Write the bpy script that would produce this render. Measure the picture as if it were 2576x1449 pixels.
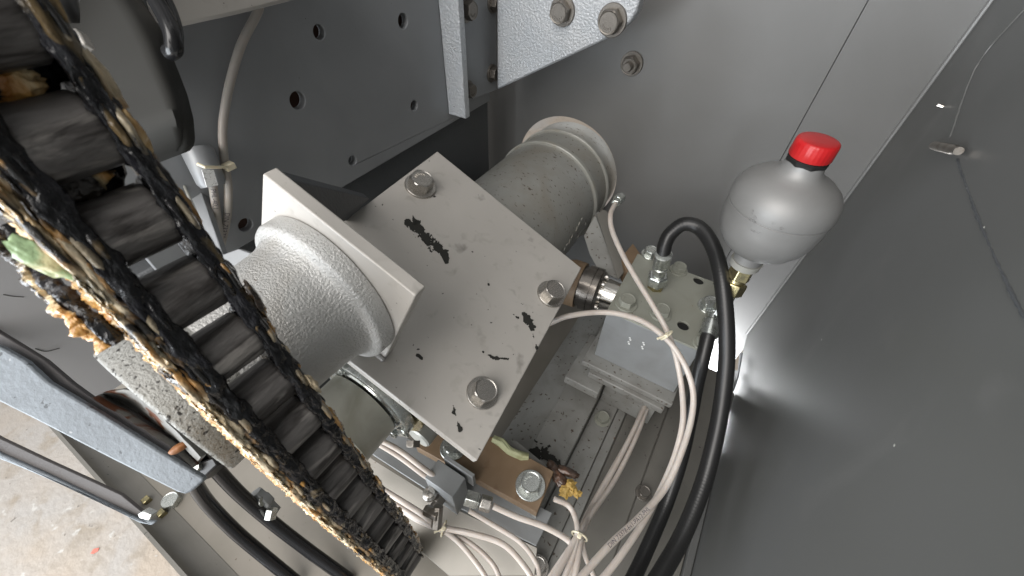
import bpy, bmesh, math, random
from mathutils import Vector, Matrix, noise
random.seed(7)
V = Vector
scene = bpy.context.scene
for o in list(bpy.data.objects):
    bpy.data.objects.remove(o)

# ------------------------------------------------------------------ camera
# world axes seen from the camera frame (right, forward, up)
F = 1000.0 / 2576.0
AX_R = V((.852, -.347, -.387)).normalized()     # world x  (to the right along the cabinet)
AX_U = V((.52, .598, .608))
AX_U = (AX_U - AX_R * AX_U.dot(AX_R)).normalized()   # world y  (into the cabinet)
AX_Z = AX_R.cross(AX_U).normalized()            # world z  (up)
M = Matrix((AX_R, AX_U, AX_Z))
H = 1.2                                         # height of the camera above the concrete
cd = bpy.data.cameras.new('camera')
cam = bpy.data.objects.new('camera', cd)
scene.collection.objects.link(cam)
R3 = Matrix((M @ V((1, 0, 0)), M @ V((0, 0, 1)), M @ V((0, -1, 0)))).transposed()
cd.dof.use_dof = True
cd.dof.focus_distance = .46
cd.dof.aperture_fstop = 13
cam.matrix_world = Matrix.Translation((0, 0, H)) @ R3.to_4x4()
cd.sensor_width = 36
cd.lens = 36 * F
cd.clip_start = .01
cd.clip_end = 50
scene.camera = cam

# ------------------------------------------------------------------ light
world = bpy.data.worlds.new('World')
scene.world = world
world.use_nodes = True
bg = world.node_tree.nodes['Background']
wn, wl = world.node_tree.nodes, world.node_tree.links
tcw = wn.new('ShaderNodeTexCoord')
nzw = wn.new('ShaderNodeTexNoise'); nzw.inputs['Scale'].default_value = 2.2; nzw.inputs['Detail'].default_value = 1.5
wl.new(tcw.outputs['Generated'], nzw.inputs['Vector'])
rmw = wn.new('ShaderNodeValToRGB')
rmw.color_ramp.elements[0].position = .44; rmw.color_ramp.elements[0].color = (.14, .14, .15, 1)
rmw.color_ramp.elements[1].position = .56; rmw.color_ramp.elements[1].color = (1.4, 1.39, 1.37, 1)
wl.new(nzw.outputs['Fac'], rmw.inputs[0])
wl.new(rmw.outputs[0], bg.inputs[0])
bg.inputs[1].default_value = 1.0

def area(name, loc, target, size, energy, col, shape='RECTANGLE', sy=None):
    ld = bpy.data.lights.new(name, 'AREA')
    ld.shape = shape
    ld.size = size
    ld.size_y = sy or size
    ld.energy = energy
    ld.color = col
    o = bpy.data.objects.new(name, ld)
    o.location = V(loc) + V((0, 0, H))
    o.rotation_euler = (V(target) - V(loc)).to_track_quat('-Z', 'Y').to_euler()
    scene.collection.objects.link(o)
    return o
area('workshop_lamp', (.0, -1.0, .75), (-.1, .3, -.4), 1.5, 52, (1, .96, .92))
area('daylight_side', (-.85, -1.35, -.5), (-.2, .2, -.3), 1.3, 52, (.88, .94, 1))
area('lamp_under_cabinet', (.15, .66, -.95), (.165, .70, -.2), .10, 7, (.95, .97, 1))

scene.view_settings.view_transform = 'Standard'
scene.view_settings.look = 'None'
scene.view_settings.exposure = .02
scene.view_settings.gamma = 1
scene.cycles.use_denoising = True
scene.cycles.max_bounces = 7

# ------------------------------------------------------------------ pixel helpers (photo measured at 2576 x 1449)
def ray(px, py):
    return M @ V(((px - 1288) / 1000., 1, (724.5 - py) / 1000.))
def X(px, py, x=None, y=None, z=None, d=None):
    r = ray(px, py)
    if x is not None: return r * (x / r.x)
    if y is not None: return r * (y / r.y)
    if z is not None: return r * (z / r.z)
    return r * d
def on(px, py, n, p0):
    r = ray(px, py)
    return r * (V(n).dot(V(p0)) / V(n).dot(r))

# ------------------------------------------------------------------ materials
def mat(name, base, rough=.5, metal=0., bump=0., bscale=300., bdetail=4, bdist=.3, mottle=None, specks=(), coat=0., rvar=0., trans=0., sss=0., ior=1.45, gst=None, spec=.5):
    m = bpy.data.materials.new(name)
    m.use_nodes = True
    nt = m.node_tree
    nd, lk = nt.nodes, nt.links
    b = nd['Principled BSDF']
    b.inputs['Roughness'].default_value = rough
    b.inputs['Metallic'].default_value = metal
    b.inputs['IOR'].default_value = ior
    b.inputs['Specular IOR Level'].default_value = spec
    if coat:
        b.inputs['Coat Weight'].default_value = coat
        b.inputs['Coat Roughness'].default_value = .06
    if trans: b.inputs['Transmission Weight'].default_value = trans
    if sss:
        b.inputs['Subsurface Weight'].default_value = sss
        b.inputs['Subsurface Radius'].default_value = (.004, .003, .002)
        b.inputs['Subsurface Scale'].default_value = 1
    tc = nd.new('ShaderNodeTexCoord')
    def ns(scale, detail=4, dist=0, stretch=None):
        t = nd.new('ShaderNodeTexNoise')
        t.inputs['Scale'].default_value = scale
        t.inputs['Detail'].default_value = detail
        t.inputs['Distortion'].default_value = dist
        stretch = stretch or gst
        if stretch:
            mp = nd.new('ShaderNodeMapping')
            mp.inputs['Scale'].default_value = stretch
            lk.new(tc.outputs['Object'], mp.inputs[0])
            lk.new(mp.outputs[0], t.inputs['Vector'])
        else:
            lk.new(tc.outputs['Object'], t.inputs['Vector'])
        return t.outputs['Fac']
    def ramp(fac, a, c):
        r = nd.new('ShaderNodeValToRGB')
        r.color_ramp.elements[0].position = a
        r.color_ramp.elements[1].position = c
        lk.new(fac, r.inputs[0])
        return r.outputs[0]
    def mix(fac, c1, c2):
        x = nd.new('ShaderNodeMix')
        x.data_type = 'RGBA'
        lk.new(fac, x.inputs[0])
        for i, c in ((6, c1), (7, c2)):
            if isinstance(c, tuple): x.inputs[i].default_value = (*c, 1)
            else: lk.new(c, x.inputs[i])
        return x.outputs[2]
    col = tuple(base)
    for (c2, sc, a, c) in (mottle or ()):
        col = mix(ramp(ns(sc, 5, .6), a, c), col, tuple(c2))
    for sp in specks:
        c2, sc, a, c = sp[:4]
        col = mix(ramp(ns(sc, 3, .2, sp[4] if len(sp) > 4 else None), a, c), col, tuple(c2))
    if isinstance(col, tuple): b.inputs['Base Color'].default_value = (*col, 1)
    else: lk.new(col, b.inputs['Base Color'])
    if rvar:
        mr = nd.new('ShaderNodeMapRange')
        lk.new(ns(45, 5), mr.inputs[0])
        mr.inputs[1].default_value = .3; mr.inputs[2].default_value = .7
        mr.inputs[3].default_value = max(.02, rough - rvar); mr.inputs[4].default_value = min(1, rough + rvar)
        lk.new(mr.outputs[0], b.inputs['Roughness'])
    if bump:
        bp = nd.new('ShaderNodeBump')
        bp.inputs['Strength'].default_value = bump
        bp.inputs['Distance'].default_value = bdist / bscale
        lk.new(ns(bscale, bdetail), bp.inputs['Height'])
        lk.new(bp.outputs[0], b.inputs['Normal'])
    return m

dk = (.03, .028, .026)
rust = (.14, .05, .02)
M_PLATE = mat('beige_grey_plate_paint', (.455, .435, .405), .42, .12, .12, 900, mottle=[((.41, .39, .362), 9, .35, .7), ((.35, .33, .30), 60, .58, .8)],
              specks=[(dk, 170, .72, .75), ((.20, .19, .17), 34, .66, .8)], rvar=.08)
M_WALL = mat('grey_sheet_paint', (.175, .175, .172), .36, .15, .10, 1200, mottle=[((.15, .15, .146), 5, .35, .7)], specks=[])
M_GUARD = mat('guard_paint_shade_tone', (.035, .035, .033), .6, .1, .1, 900, mottle=[((.03, .03, .028), 12, .35, .7)], spec=.15)  # base colour and specular lowered to stand in for shade on the guard
M_PANEL = mat('light_grey_sheet_paint', (.50, .50, .51), .4, .1, .1, 900, mottle=[((.46, .46, .47), 8, .35, .7)])
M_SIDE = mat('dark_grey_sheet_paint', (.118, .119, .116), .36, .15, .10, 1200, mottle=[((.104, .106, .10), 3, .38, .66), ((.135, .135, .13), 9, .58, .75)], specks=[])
M_HOLEP = mat('slate_grey_plate_paint', (.25, .26, .27), .38, .15, .15, 900, mottle=[((.22, .228, .237), 8, .35, .7)], specks=[((.07, .07, .07), 140, .75, .78)], rvar=.06)
M_DARKSTEEL = mat('dark_rough_steel', (.075, .08, .085), .5, .2, .5, 260, specks=[((.3, .3, .3), 120, .76, .8)])
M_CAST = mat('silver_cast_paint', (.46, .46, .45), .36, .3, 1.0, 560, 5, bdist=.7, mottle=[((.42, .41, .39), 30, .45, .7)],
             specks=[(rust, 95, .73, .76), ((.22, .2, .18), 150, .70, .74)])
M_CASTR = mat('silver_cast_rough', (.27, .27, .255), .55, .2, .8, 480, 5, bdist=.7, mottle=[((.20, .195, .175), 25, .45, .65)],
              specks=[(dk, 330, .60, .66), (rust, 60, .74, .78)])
M_BRK = mat('bluish_cast_paint', (.47, .49, .51), .38, .25, .8, 300, 5, bdist=.8, mottle=[((.42, .45, .48), 20, .4, .7)], specks=[((.2, .2, .2), 200, .73, .76)])
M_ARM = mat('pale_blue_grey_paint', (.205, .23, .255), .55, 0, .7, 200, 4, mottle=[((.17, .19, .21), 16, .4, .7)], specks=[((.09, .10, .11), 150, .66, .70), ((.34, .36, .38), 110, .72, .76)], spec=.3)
M_ARMD = mat('beam_paint_shade_tone', (.075, .07, .07), .5, .1, .3, 300)  # dark copy of the beam paint, shade of the webs put into the colour
M_TUBE = mat('olive_grey_drum_paint', (.31, .308, .285), .42, .25, .25, 600, mottle=[((.29, .275, .24), 14, .45, .65), ((.38, .385, .37), 9, .5, .7)],
             specks=[((.10, .075, .055), 120, .63, .70, (1, 1.6, 1)), (rust, 70, .74, .78)])
M_RING = mat('pale_ring_paint', (.38, .38, .35), .38, .3, .3, 500, mottle=[((.36, .34, .29), 40, .5, .7)])
M_BLOCK = mat('green_grey_block_paint', (.29, .295, .255), .45, .15, .2, 500, mottle=[((.25, .25, .21), 20, .4, .7)],
              specks=[(rust, 75, .72, .75), (dk, 120, .73, .76)])
M_BLOCKF = mat('grey_block_side_paint', (.26, .27, .275), .42, .15, .15, 600, mottle=[((.22, .225, .225), 20, .4, .7)], specks=[(dk, 100, .76, .78)])
M_STEEL = mat('bolt_steel', (.48, .46, .43), .28, .95, .25, 500, mottle=[((.30, .28, .25), 120, .45, .7)], rvar=.1)
M_STEELD = mat('dirty_bolt_steel', (.22, .205, .185), .38, .8, .3, 500, mottle=[((.15, .13, .11), 100, .45, .7)], rvar=.1)
M_ZINC = mat('zinc_plated_steel', (.58, .60, .58), .25, .9, .2, 500, mottle=[((.38, .40, .36), 140, .45, .7)], rvar=.1)
M_BRASS = mat('yellow_passivated_steel', (.46, .40, .22), .26, .95, .15, 500, mottle=[((.30, .27, .17), 110, .45, .7)], rvar=.1)
M_CHROME = mat('polished_shaft', (.62, .60, .56), .12, 1.)
M_BLACKST = mat('dark_turned_steel', (.16, .145, .13), .25, .9, .15, 500)
M_OLIVE = mat('olive_drum_steel', (.38, .375, .33), .36, .4, .15, 400, mottle=[((.24, .235, .19), 16, .4, .65)], rvar=.05)
M_SILVER = mat('aluminium_paint', (.25, .25, .246), .50, .35, .06, 1500, mottle=[((.22, .22, .216), 18, .4, .7)], specks=[(dk, 75, .80, .81)])
M_RED = mat('red_plastic', (.42, .012, .014), .33, 0, .05, 900, mottle=[((.50, .025, .025), 40, .45, .7)])
M_RUBBER = mat('black_rubber', (.014, .014, .014), .34, 0, .1, 800)
M_SLEEVE = mat('black_cable_jacket', (.012, .012, .013), .22, 0, 0)
M_NYLON = mat('milky_nylon', (.50, .455, .415), .33, 0, 0, sss=.3, mottle=[((.44, .385, .345), 50, .4, .7)])
M_NYLOND = mat('milky_nylon_greyed', (.34, .32, .29), .36, 0, 0, sss=.25, mottle=[((.38, .34, .31), 50, .4, .7)])
M_TIE = mat('yellowed_cable_tie', (.72, .66, .50), .4, 0, 0, sss=.2)
M_WHITE = mat('white_label', (.75, .76, .75), .5, specks=[((.35, .35, .35), 900, .6, .62)])
M_INK = mat('grey_ink', (.06, .055, .07), .6)
M_BROWN = mat('brown_primer', (.175, .118, .070), .5, .05, .2, 500, mottle=[((.215, .15, .095), 22, .4, .7), ((.13, .075, .04), 40, .58, .75)], specks=[((.03, .04, .015), 80, .74, .78)])
M_TRAY = mat('cream_grey_tray_paint', (.25, .23, .20), .42, .1, .15, 700, mottle=[((.21, .195, .165), 10, .4, .7)], specks=[((.14, .11, .08), 120, .72, .76)])
M_RAIL = mat('grey_rail_paint', (.265, .265, .25), .5, .1, .3, 500, mottle=[((.20, .195, .18), 18, .4, .65)], specks=[((.07, .05, .035), 150, .64, .69), (rust, 50, .73, .77)])
M_RAILD = mat('dull_brown_grey_sheet', (.155, .148, .132), .5, .1, .2, 500, mottle=[((.13, .125, .11), 14, .4, .7)], specks=[(dk, 130, .70, .74)])
M_FLOOR = mat('sandy_concrete', (.34, .285, .23), .7, 0, .5, 60, 6, mottle=[((.33, .305, .28), 3.5, .4, .62), ((.27, .23, .185), 16, .52, .72)],
              specks=[((.42, .40, .37), 34, .68, .74), ((.17, .15, .13), 60, .68, .73)])
M_REDCHIP = mat('red_paint_chip', (.55, .16, .12), .6)
M_GBLACK = mat('black_grease', (.006, .006, .007), .12, 0, .8, 200, 4, bdist=.8, mottle=[((.018, .018, .022), 60, .5, .62), ((.10, .075, .04), 40, .60, .64)], gst=(1, 1, .38))
M_GBRN = mat('black_brown_grease', (.014, .011, .009), .2, 0, 1.0, 190, 6, mottle=[((.23, .13, .045), 75, .54, .62), ((.012, .012, .014), 40, .5, .6)], coat=.5, gst=(1, 1, .38))
M_GORNG = mat('orange_grease', (.50, .27, .08), .24, 0, 1.0, 420, 4, bdist=.7, mottle=[((.62, .49, .29), 50, .46, .56), ((.36, .15, .035), 70, .55, .63), ((.02, .014, .01), 40, .53, .57)], coat=.5, sss=.12, gst=(1, 1, .5))
M_GCREAM = mat('cream_grease', (.58, .46, .29), .26, 0, 1.0, 420, 4, bdist=.7, mottle=[((.42, .25, .09), 42, .47, .56), ((.66, .58, .43), 90, .54, .62), ((.30, .27, .20), 60, .56, .62), ((.02, .017, .014), 38, .54, .58)], coat=.4, sss=.12, gst=(1, 1, .5))
M_GGREEN = mat('green_grease', (.30, .42, .22), .32, 0, .8, 200, 5, mottle=[((.5, .46, .25), 80, .45, .6)], coat=.3)
M_LINKT = mat('tan_smeared_link', (.22, .185, .13), .24, .1, .9, 220, 4, bdist=.5, mottle=[((.38, .20, .05), 38, .48, .56), ((.40, .34, .24), 55, .55, .62), ((.012, .011, .010), 44, .50, .54)], coat=.5, gst=(1, 1, .5))
M_AMBER = mat('amber_grease', (.30, .155, .035), .12, 0, .8, 220, 4, bdist=.6, mottle=[((.48, .33, .14), 60, .5, .62), ((.03, .018, .01), 50, .56, .64)], coat=.8, gst=(1, 1, .5))
M_LINKC = mat('cream_smeared_link', (.45, .37, .25), .3, 0, 1.0, 200, 5, bdist=.7, mottle=[((.50, .26, .08), 50, .48, .58), ((.62, .53, .38), 80, .52, .62), ((.02, .017, .014), 60, .60, .66)], coat=.4, rvar=.08, gst=(1, 1, .38))
M_LINKB = mat('tarred_link', (.008, .008, .009), .14, 0, .8, 200, 4, bdist=.7, mottle=[((.14, .10, .05), 60, .58, .64)], gst=(1, 1, .5))
M_ROLL = mat('worn_chain_roller', (.112, .105, .101), .44, .15, .6, 260, 5, bdist=.6, mottle=[((.035, .031, .029), 95, .46, .60), ((.24, .225, .21), 120, .54, .66)],
             specks=[((.02, .018, .016), 60, .60, .66)], rvar=.1, gst=(1, .22, 1))
M_HUB = mat('hub_cast_shade_tone', (.16, .158, .148), .6, 0, .6, 200, mottle=[((.11, .105, .095), 60, .5, .7), ((.09, .035, .018), 26, .54, .58)], spec=.3)  # pocket shade put into the base colour; the red-brown mottle is rust
M_DIMPLE = mat('orange_rust', (.20, .075, .018), .6, 0, .4, 200, mottle=[((.20, .08, .03), 60, .45, .7)])
M_DIRT = mat('black_dirt', (.018, .018, .015), .75, 0, .8, 300)
M_GREENP = mat('green_sealant', (.38, .40, .24), .6, 0, .5, 200, mottle=[((.28, .28, .15), 60, .5, .7)])
M_YEL = mat('yellow_foam', (.42, .28, .08), .6, 0, 1, 150, mottle=[((.5, .32, .08), 80, .5, .65)])
M_CRUST = mat('brown_black_crust', (.04, .024, .016), .35, 0, 1, 120, mottle=[((.10, .05, .03), 60, .5, .7)], coat=.3)
M_WELD = mat('weld_metal', (.46, .45, .44), .42, .4, .5, 300)
M_HOLEIN = mat('rusty_inner_steel', (.075, .04, .028), .6, .1, .3, 300)
M_BLK = mat('black_inside', (.01, .01, .01), .6)

# ------------------------------------------------------------------ mesh helpers
def frame(d):
    d = V(d).normalized()
    t = V((0, 0, 1)) if abs(d.z) < .9 else V((1, 0, 0))
    a = t.cross(d).normalized()
    return a, d.cross(a).normalized(), d

class MB:
    def __init__(s): s.v, s.f = [], []
    def add(s, vs, fs):
        k = len(s.v)
        s.v += [V(p) for p in vs]
        s.f += [[i + k for i in f] for f in fs]
        return s
    def prism(s, pts, ext):
        n = len(pts); ext = V(ext); pts = [V(p) for p in pts]
        nrm = V((0, 0, 0))
        for i in range(n): nrm += pts[i].cross(pts[(i + 1) % n])
        if nrm.dot(ext) > 0: pts.reverse()
        s.add(pts + [p + ext for p in pts],
              [list(range(n)), list(range(2 * n - 1, n - 1, -1))] + [[i, i + n, (i + 1) % n + n, (i + 1) % n] for i in range(n)])
        return s
    def box(s, lo, hi):
        x0, y0, z0 = lo; x1, y1, z1 = hi
        return s.prism([V((x0, y0, z0)), V((x1, y0, z0)), V((x1, y1, z0)), V((x0, y1, z0))], V((0, 0, z1 - z0)))
    def lathe(s, p, d, prof, seg=48, caps=True, ph=0., rfun=None):
        a, b, d = frame(d); p = V(p)
        vs = []
        for (t, r) in prof:
            for k in range(seg):
                th = 2 * math.pi * k / seg + ph
                rr = r * (rfun(t, th) if rfun else 1)
                vs.append(p + d * t + (a * math.cos(th) + b * math.sin(th)) * rr)
        fs = []
        for i in range(len(prof) - 1):
            for k in range(seg):
                k2 = (k + 1) % seg
                fs.append([i * seg + k, i * seg + k2, (i + 1) * seg + k2, (i + 1) * seg + k])
        if caps:
            fs.append(list(range(seg - 1, -1, -1)))
            fs.append([(len(prof) - 1) * seg + k for k in range(seg)])
        return s.add(vs, fs)
    def tube(s, pts, r, seg=14, caps=True, lump=0., lscale=120., seed=0., zs=1.):
        pts = [V(p) for p in pts]; n = len(pts)
        t0 = (pts[1] - pts[0]).normalized()
        a, b, _ = frame(t0)
        vs = []
        for i in range(n):
            t = (pts[min(i + 1, n - 1)] - pts[max(i - 1, 0)]).normalized()
            a = (a - t * a.dot(t)).normalized(); b = t.cross(a)
            rr = r(i / (n - 1.)) if callable(r) else r
            for k in range(seg):
                th = 2 * math.pi * k / seg
                q = pts[i] + (a * math.cos(th) + b * math.sin(th)) * rr
                if lump:
                    f = noise.fractal(V((q.x * lscale, q.y * lscale, q.z * lscale * zs)) + V((seed, 0, 0)), .75, 2.1, 3)
                    q += (q - pts[i]) / max(rr, 1e-6) * lump * f
                vs.append(q)
        fs = [[i * seg + k, i * seg + (k + 1) % seg, (i + 1) * seg + (k + 1) % seg, (i + 1) * seg + k] for i in range(n - 1) for k in range(seg)]
        if caps:
            fs.append(list(range(seg - 1, -1, -1))); fs.append([(n - 1) * seg + k for k in range(seg)])
        return s.add(vs, fs)
    def blob(s, c, ax, lump=.3, lscale=60., seed=0, sub=3):
        bm = bmesh.new()
        bmesh.ops.create_icosphere(bm, subdivisions=sub, radius=1)
        vs = []
        for v in bm.verts:
            f = 1 + lump * noise.fractal(v.co * 1.7 + V((seed * 3.1, seed, 0)), .8, 2.2, 4)
            q = v.co * f
            vs.append(V(c) + V(ax[0]) * q.x + V(ax[1]) * q.y + V(ax[2]) * q.z)
        fs = [[v.index for v in f.verts] for f in bm.faces]
        bm.free()
        return s.add(vs, fs)
    def build(s, name, m, parent=None, bevel=0., smooth=35, loc=None):
        me = bpy.data.meshes.new(name)
        if parent is not None: org = V(parent['_w'])
        elif loc is not None: org = V(loc)
        else:
            mn = [min(v[i] for v in s.v) for i in range(3)]; mx = [max(v[i] for v in s.v) for i in range(3)]
            org = V(((mn[0] + mx[0]) / 2, (mn[1] + mx[1]) / 2, mn[2]))
        me.from_pydata([v - org for v in s.v], [], s.f)
        bm = bmesh.new(); bm.from_mesh(me)
        bmesh.ops.recalc_face_normals(bm, faces=bm.faces)
        bm.to_mesh(me); bm.free()
        me.materials.append(m)
        me.polygons.foreach_set('use_smooth', [True] * len(me.polygons))
        me.set_sharp_from_angle(angle=math.radians(smooth))
        o = bpy.data.objects.new(name, me)
        scene.collection.objects.link(o)
        o['_w'] = tuple(org)
        if parent is not None: o.parent = parent
        else: o.location = org
        if bevel:
            md = o.modifiers.new('bevel', 'BEVEL'); md.width = bevel; md.segments = 2
            md.limit_method = 'ANGLE'; md.angle_limit = math.radians(40); md.harden_normals = False
        return o

def holed(outer, holes, ext):
    """plate with real holes; outer/holes are lists of 3D points in one plane"""
    bm = bmesh.new(); ext = V(ext)
    ed = []
    for loop in [outer] + holes:
        vs = [bm.verts.new(p) for p in loop]
        ed += [bm.edges.new((vs[i], vs[(i + 1) % len(vs)])) for i in range(len(vs))]
    bmesh.ops.triangle_fill(bm, use_beauty=True, use_dissolve=False, edges=ed)
    bm.verts.index_update()
    mb = MB(); n = len(bm.verts)
    vs = [v.co.copy() for v in bm.verts]
    fs = [[v.index for v in f.verts] for f in bm.faces]
    be = [(e.verts[0].index, e.verts[1].index) for e in bm.edges if len(e.link_faces) == 1]
    bm.free()
    mb.add(vs + [v + ext for v in vs], fs + [[i + n for i in reversed(f)] for f in fs] + [[a, b, b + n, a + n] for a, b in be])
    return mb

def circ(c, a, b, r, n=28):
    return [V(c) + (V(a) * math.cos(2 * math.pi * k / n) + V(b) * math.sin(2 * math.pi * k / n)) * r for k in range(n)]

def tag(o, label=None, cat=None, group=None, kind=None):
    if label: o['label'] = label
    if cat: o['category'] = cat
    if group: o['group'] = group
    if kind: o['kind'] = kind
    return o
def thing(name, loc, label, cat, group=None):
    o = bpy.data.objects.new(name, None)
    o.empty_display_size = .02
    o.location = loc; o['_w'] = tuple(loc)
    scene.collection.objects.link(o)
    return tag(o, label, cat, group)

def spline(cp, n=60):
    cp = [V(p) for p in cp]
    P_ = [cp[0] * 2 - cp[1]] + cp + [cp[-1] * 2 - cp[-2]]
    out = []
    segs = len(cp) - 1
    per = max(2, n // segs)
    for i in range(segs):
        p0, p1, p2, p3 = P_[i:i + 4]
        for k in range(per):
            t = k / per
            out.append(.5 * ((2 * p1) + (p2 - p0) * t + (2 * p0 - 5 * p1 + 4 * p2 - p3) * t * t + (3 * p1 - p0 - 3 * p2 + p3) * t ** 3))
    out.append(cp[-1])
    # resample evenly
    L = [0]
    for a, b in zip(out, out[1:]): L.append(L[-1] + (b - a).length)
    res = []; j = 0
    for k in range(n + 1):
        s_ = L[-1] * k / n
        while j < len(L) - 2 and L[j + 1] < s_: j += 1
        f = (s_ - L[j]) / max(1e-9, L[j + 1] - L[j])
        res.append(out[j].lerp(out[j + 1], f))
    return res

# bolts: one mesh per kind, copied
_bolt_cache = {}
def bolt_meshes(kind):
    if kind in _bolt_cache: return _bolt_cache[kind]
    mats = {'steel': M_STEEL, 'dirty': M_STEELD, 'zinc': M_ZINC, 'brass': M_BRASS, 'painted': M_BLOCK}
    m = mats[kind.split('_')[0]]
    h = MB()   # hex across flats = 2 * .866 (unit: corner radius 1), height .72
    def hexr(t, th):
        q = ((th + math.pi / 6) % (math.pi / 3)) - math.pi / 6
        return (.866 / math.cos(q)) if t < .60 else min(.866 / math.cos(q), 1.)
    prof = [(0, 1), (.56, 1), (.66, .955), (.71, .86), (.70, .80), (.67, .76), (.67, .3)]
    def rf(t, th):
        q = ((th) % (math.pi / 3)) - math.pi / 6
        hx = .866 / math.cos(q)
        return hx
    vs = []
    seg = 48
    for (t, r) in prof:
        for k in range(seg):
            th = 2 * math.pi * k / seg
            q = (th % (math.pi / 3)) - math.pi / 6
            hx = .866 / math.cos(q)
            rr = min(hx, .955 + (.56 - t) * .6 + .04) if t in (.66,) else (min(hx, r) if t > .66 else hx)
            vs.append(V((math.cos(th) * rr * (r if t > .68 and r < .8 else 1), math.sin(th) * rr * (r if t > .68 and r < .8 else 1), t)))
    fs = [[i * seg + k, i * seg + (k + 1) % seg, (i + 1) * seg + (k + 1) % seg, (i + 1) * seg + k] for i in range(len(prof) - 1) for k in range(seg)]
    fs.append([(len(prof) - 1) * seg + k for k in range(seg)])
    h.add(vs, fs)
    if 'nut' in kind:
        h.lathe((0, 0, .4), (0, 0, 1), [(0, .5), (.75, .5), (.85, .42)], 20)
    else:   # raised strength marks
        for k in range(5):
            a = math.radians(200 + k * 24)
            c = V((math.cos(a) * .5, math.sin(a) * .5, .66))
            h.box(c - V((.05, .10, 0)), c + V((.05, .10, .05)))
    o = h.build('bolt', m, loc=(0, 0, 0), smooth=28)
    hm = o.data; bpy.data.objects.remove(o)
    w = MB().lathe((0, 0, -.02), (0, 0, 1), [(0, 1.28), (.16, 1.28), (.2, 1.24), (.2, .6)], 40)
    o = w.build('washer', m, loc=(0, 0, 0), smooth=28)
    wm = o.data; bpy.data.objects.remove(o)
    _bolt_cache[kind] = (hm, wm)
    return hm, wm

def bolt(parent, p, n, r, kind='steel', rot=0., washer=True, name='bolt', ws=1., sub=None):
    hm, wm = bolt_meshes(kind)
    a, b, d = frame(n)
    Rm = Matrix((a, b, d)).transposed().to_4x4() @ Matrix.Rotation(rot, 4, 'Z') @ Matrix.Diagonal((r, r, r * 1.2, 1))
    o = bpy.data.objects.new(name, hm)
    scene.collection.objects.link(o)
    o.parent = parent
    o.matrix_local = Matrix.Translation(V(p) - V(parent['_w']) + V(n).normalized() * (.17 * 1.2 * r if washer else 0)) @ Rm
    if washer:
        w = bpy.data.objects.new('washer', wm)
        scene.collection.objects.link(w)
        w.parent = o
        w.matrix_local = Matrix.Translation((0, 0, -.17)) @ Matrix.Diagonal((ws, ws, 1, 1))
    return o

def smear(pts, plane_n, p0, seed=0, th=.0006):
    """thin raised patch with ragged outline; pts are photo pixels on the plane"""
    c = sum((V(p + (0,)) for p in pts), V((0, 0, 0))) / len(pts)
    fine = []
    n = len(pts)
    for i in range(n):
        a, b = pts[i], pts[(i + 1) % n]
        for k in range(6):
            t = k / 6
            x = a[0] + (b[0] - a[0]) * t; y = a[1] + (b[1] - a[1]) * t
            x += 4.0 * noise.noise(V((x * .2, y * .2, seed))); y += 4.0 * noise.noise(V((x * .2, y * .2, seed + 9)))
            fine.append(on(x, y, plane_n, p0))
    nn = V(plane_n).normalized()
    if nn.dot(fine[0]) > 0: nn = -nn
    return fine, nn

_fontc = bpy.data.curves.new('fc', 'FONT')
def glyph_mesh(txt, size):
    c = bpy.data.curves.new('txt', 'FONT'); c.body = txt; c.size = size
    o = bpy.data.objects.new('txt', c); scene.collection.objects.link(o)
    dg = bpy.context.evaluated_depsgraph_get()
    me = bpy.data.meshes.new_from_object(o.evaluated_get(dg))
    bpy.data.objects.remove(o)
    return me
def text_on_path(txt, size, path, s0, r, parent, name='printing', flip=False, material=None):
    me = glyph_mesh(txt, size)
    bm = bmesh.new(); bm.from_mesh(me)
    for _ in range(2):
        bmesh.ops.subdivide_edges(bm, edges=[e for e in bm.edges if e.calc_length() > size * .25], cuts=1)
    L = [0]
    for a, b in zip(path, path[1:]): L.append(L[-1] + (b - a).length)
    vs = []
    for v in bm.verts:
        s_ = s0 + (-v.co.x if flip else v.co.x)
        j = 0
        while j < len(L) - 2 and L[j + 1] < s_: j += 1
        f = (s_ - L[j]) / max(1e-9, L[j + 1] - L[j])
        p = path[j].lerp(path[j + 1], f)
        t = (path[j + 1] - path[j]).normalized()
        vw = -p; vw = (vw - t * vw.dot(t)).normalized()
        sd = vw.cross(t).normalized() * (-1 if flip else 1)
        ang = (v.co.y - size * .35) / r
        vs.append(p + (vw * math.cos(ang) + sd * math.sin(ang)) * (r + .00012))
    mb = MB(); mb.add(vs, [[v.index for v in f.verts] for f in bm.faces])
    bm.free()
    return mb.build(name, material or M_INK, parent)
def text_flat(txt, size, p, right, up, parent, name, m, depth=.0004):
    me = glyph_mesh(txt, size)
    right = V(right).normalized(); up = V(up).normalized(); nn = right.cross(up)
    vs = [V(p) + right * v.co.x + up * v.co.y for v in me.vertices]
    k = len(vs)
    fs = [list(f.vertices) for f in me.polygons]
    bm = bmesh.new(); bm.from_mesh(me)
    be = [(e.verts[0].index, e.verts[1].index) for e in bm.edges if len(e.link_faces) == 1]
    bm.free()
    mb = MB(); mb.add(vs + [v + nn * depth for v in vs], fs + [[i + k for i in f] for f in fs] + [[a, b, b + k, a + k] for a, b in be])
    return mb.build(name, m, parent, smooth=20)

# ================================================================== SETTING
fl = MB().box((-6, -6, -H - .05), (6, 6, -H))
tag(fl.build('floor', M_FLOOR), kind='structure')
ch = MB(); pts = [X(px, py, z=-H + .0008) for px, py in ((228, 1393), (236, 1381), (250, 1378), (247, 1386), (236, 1393))]
ch.prism(pts, (0, 0, .001))
tag(ch.build('paint_chip', M_REDCHIP), 'small faded red paint chip lying on the sandy concrete', 'paint chip')

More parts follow.
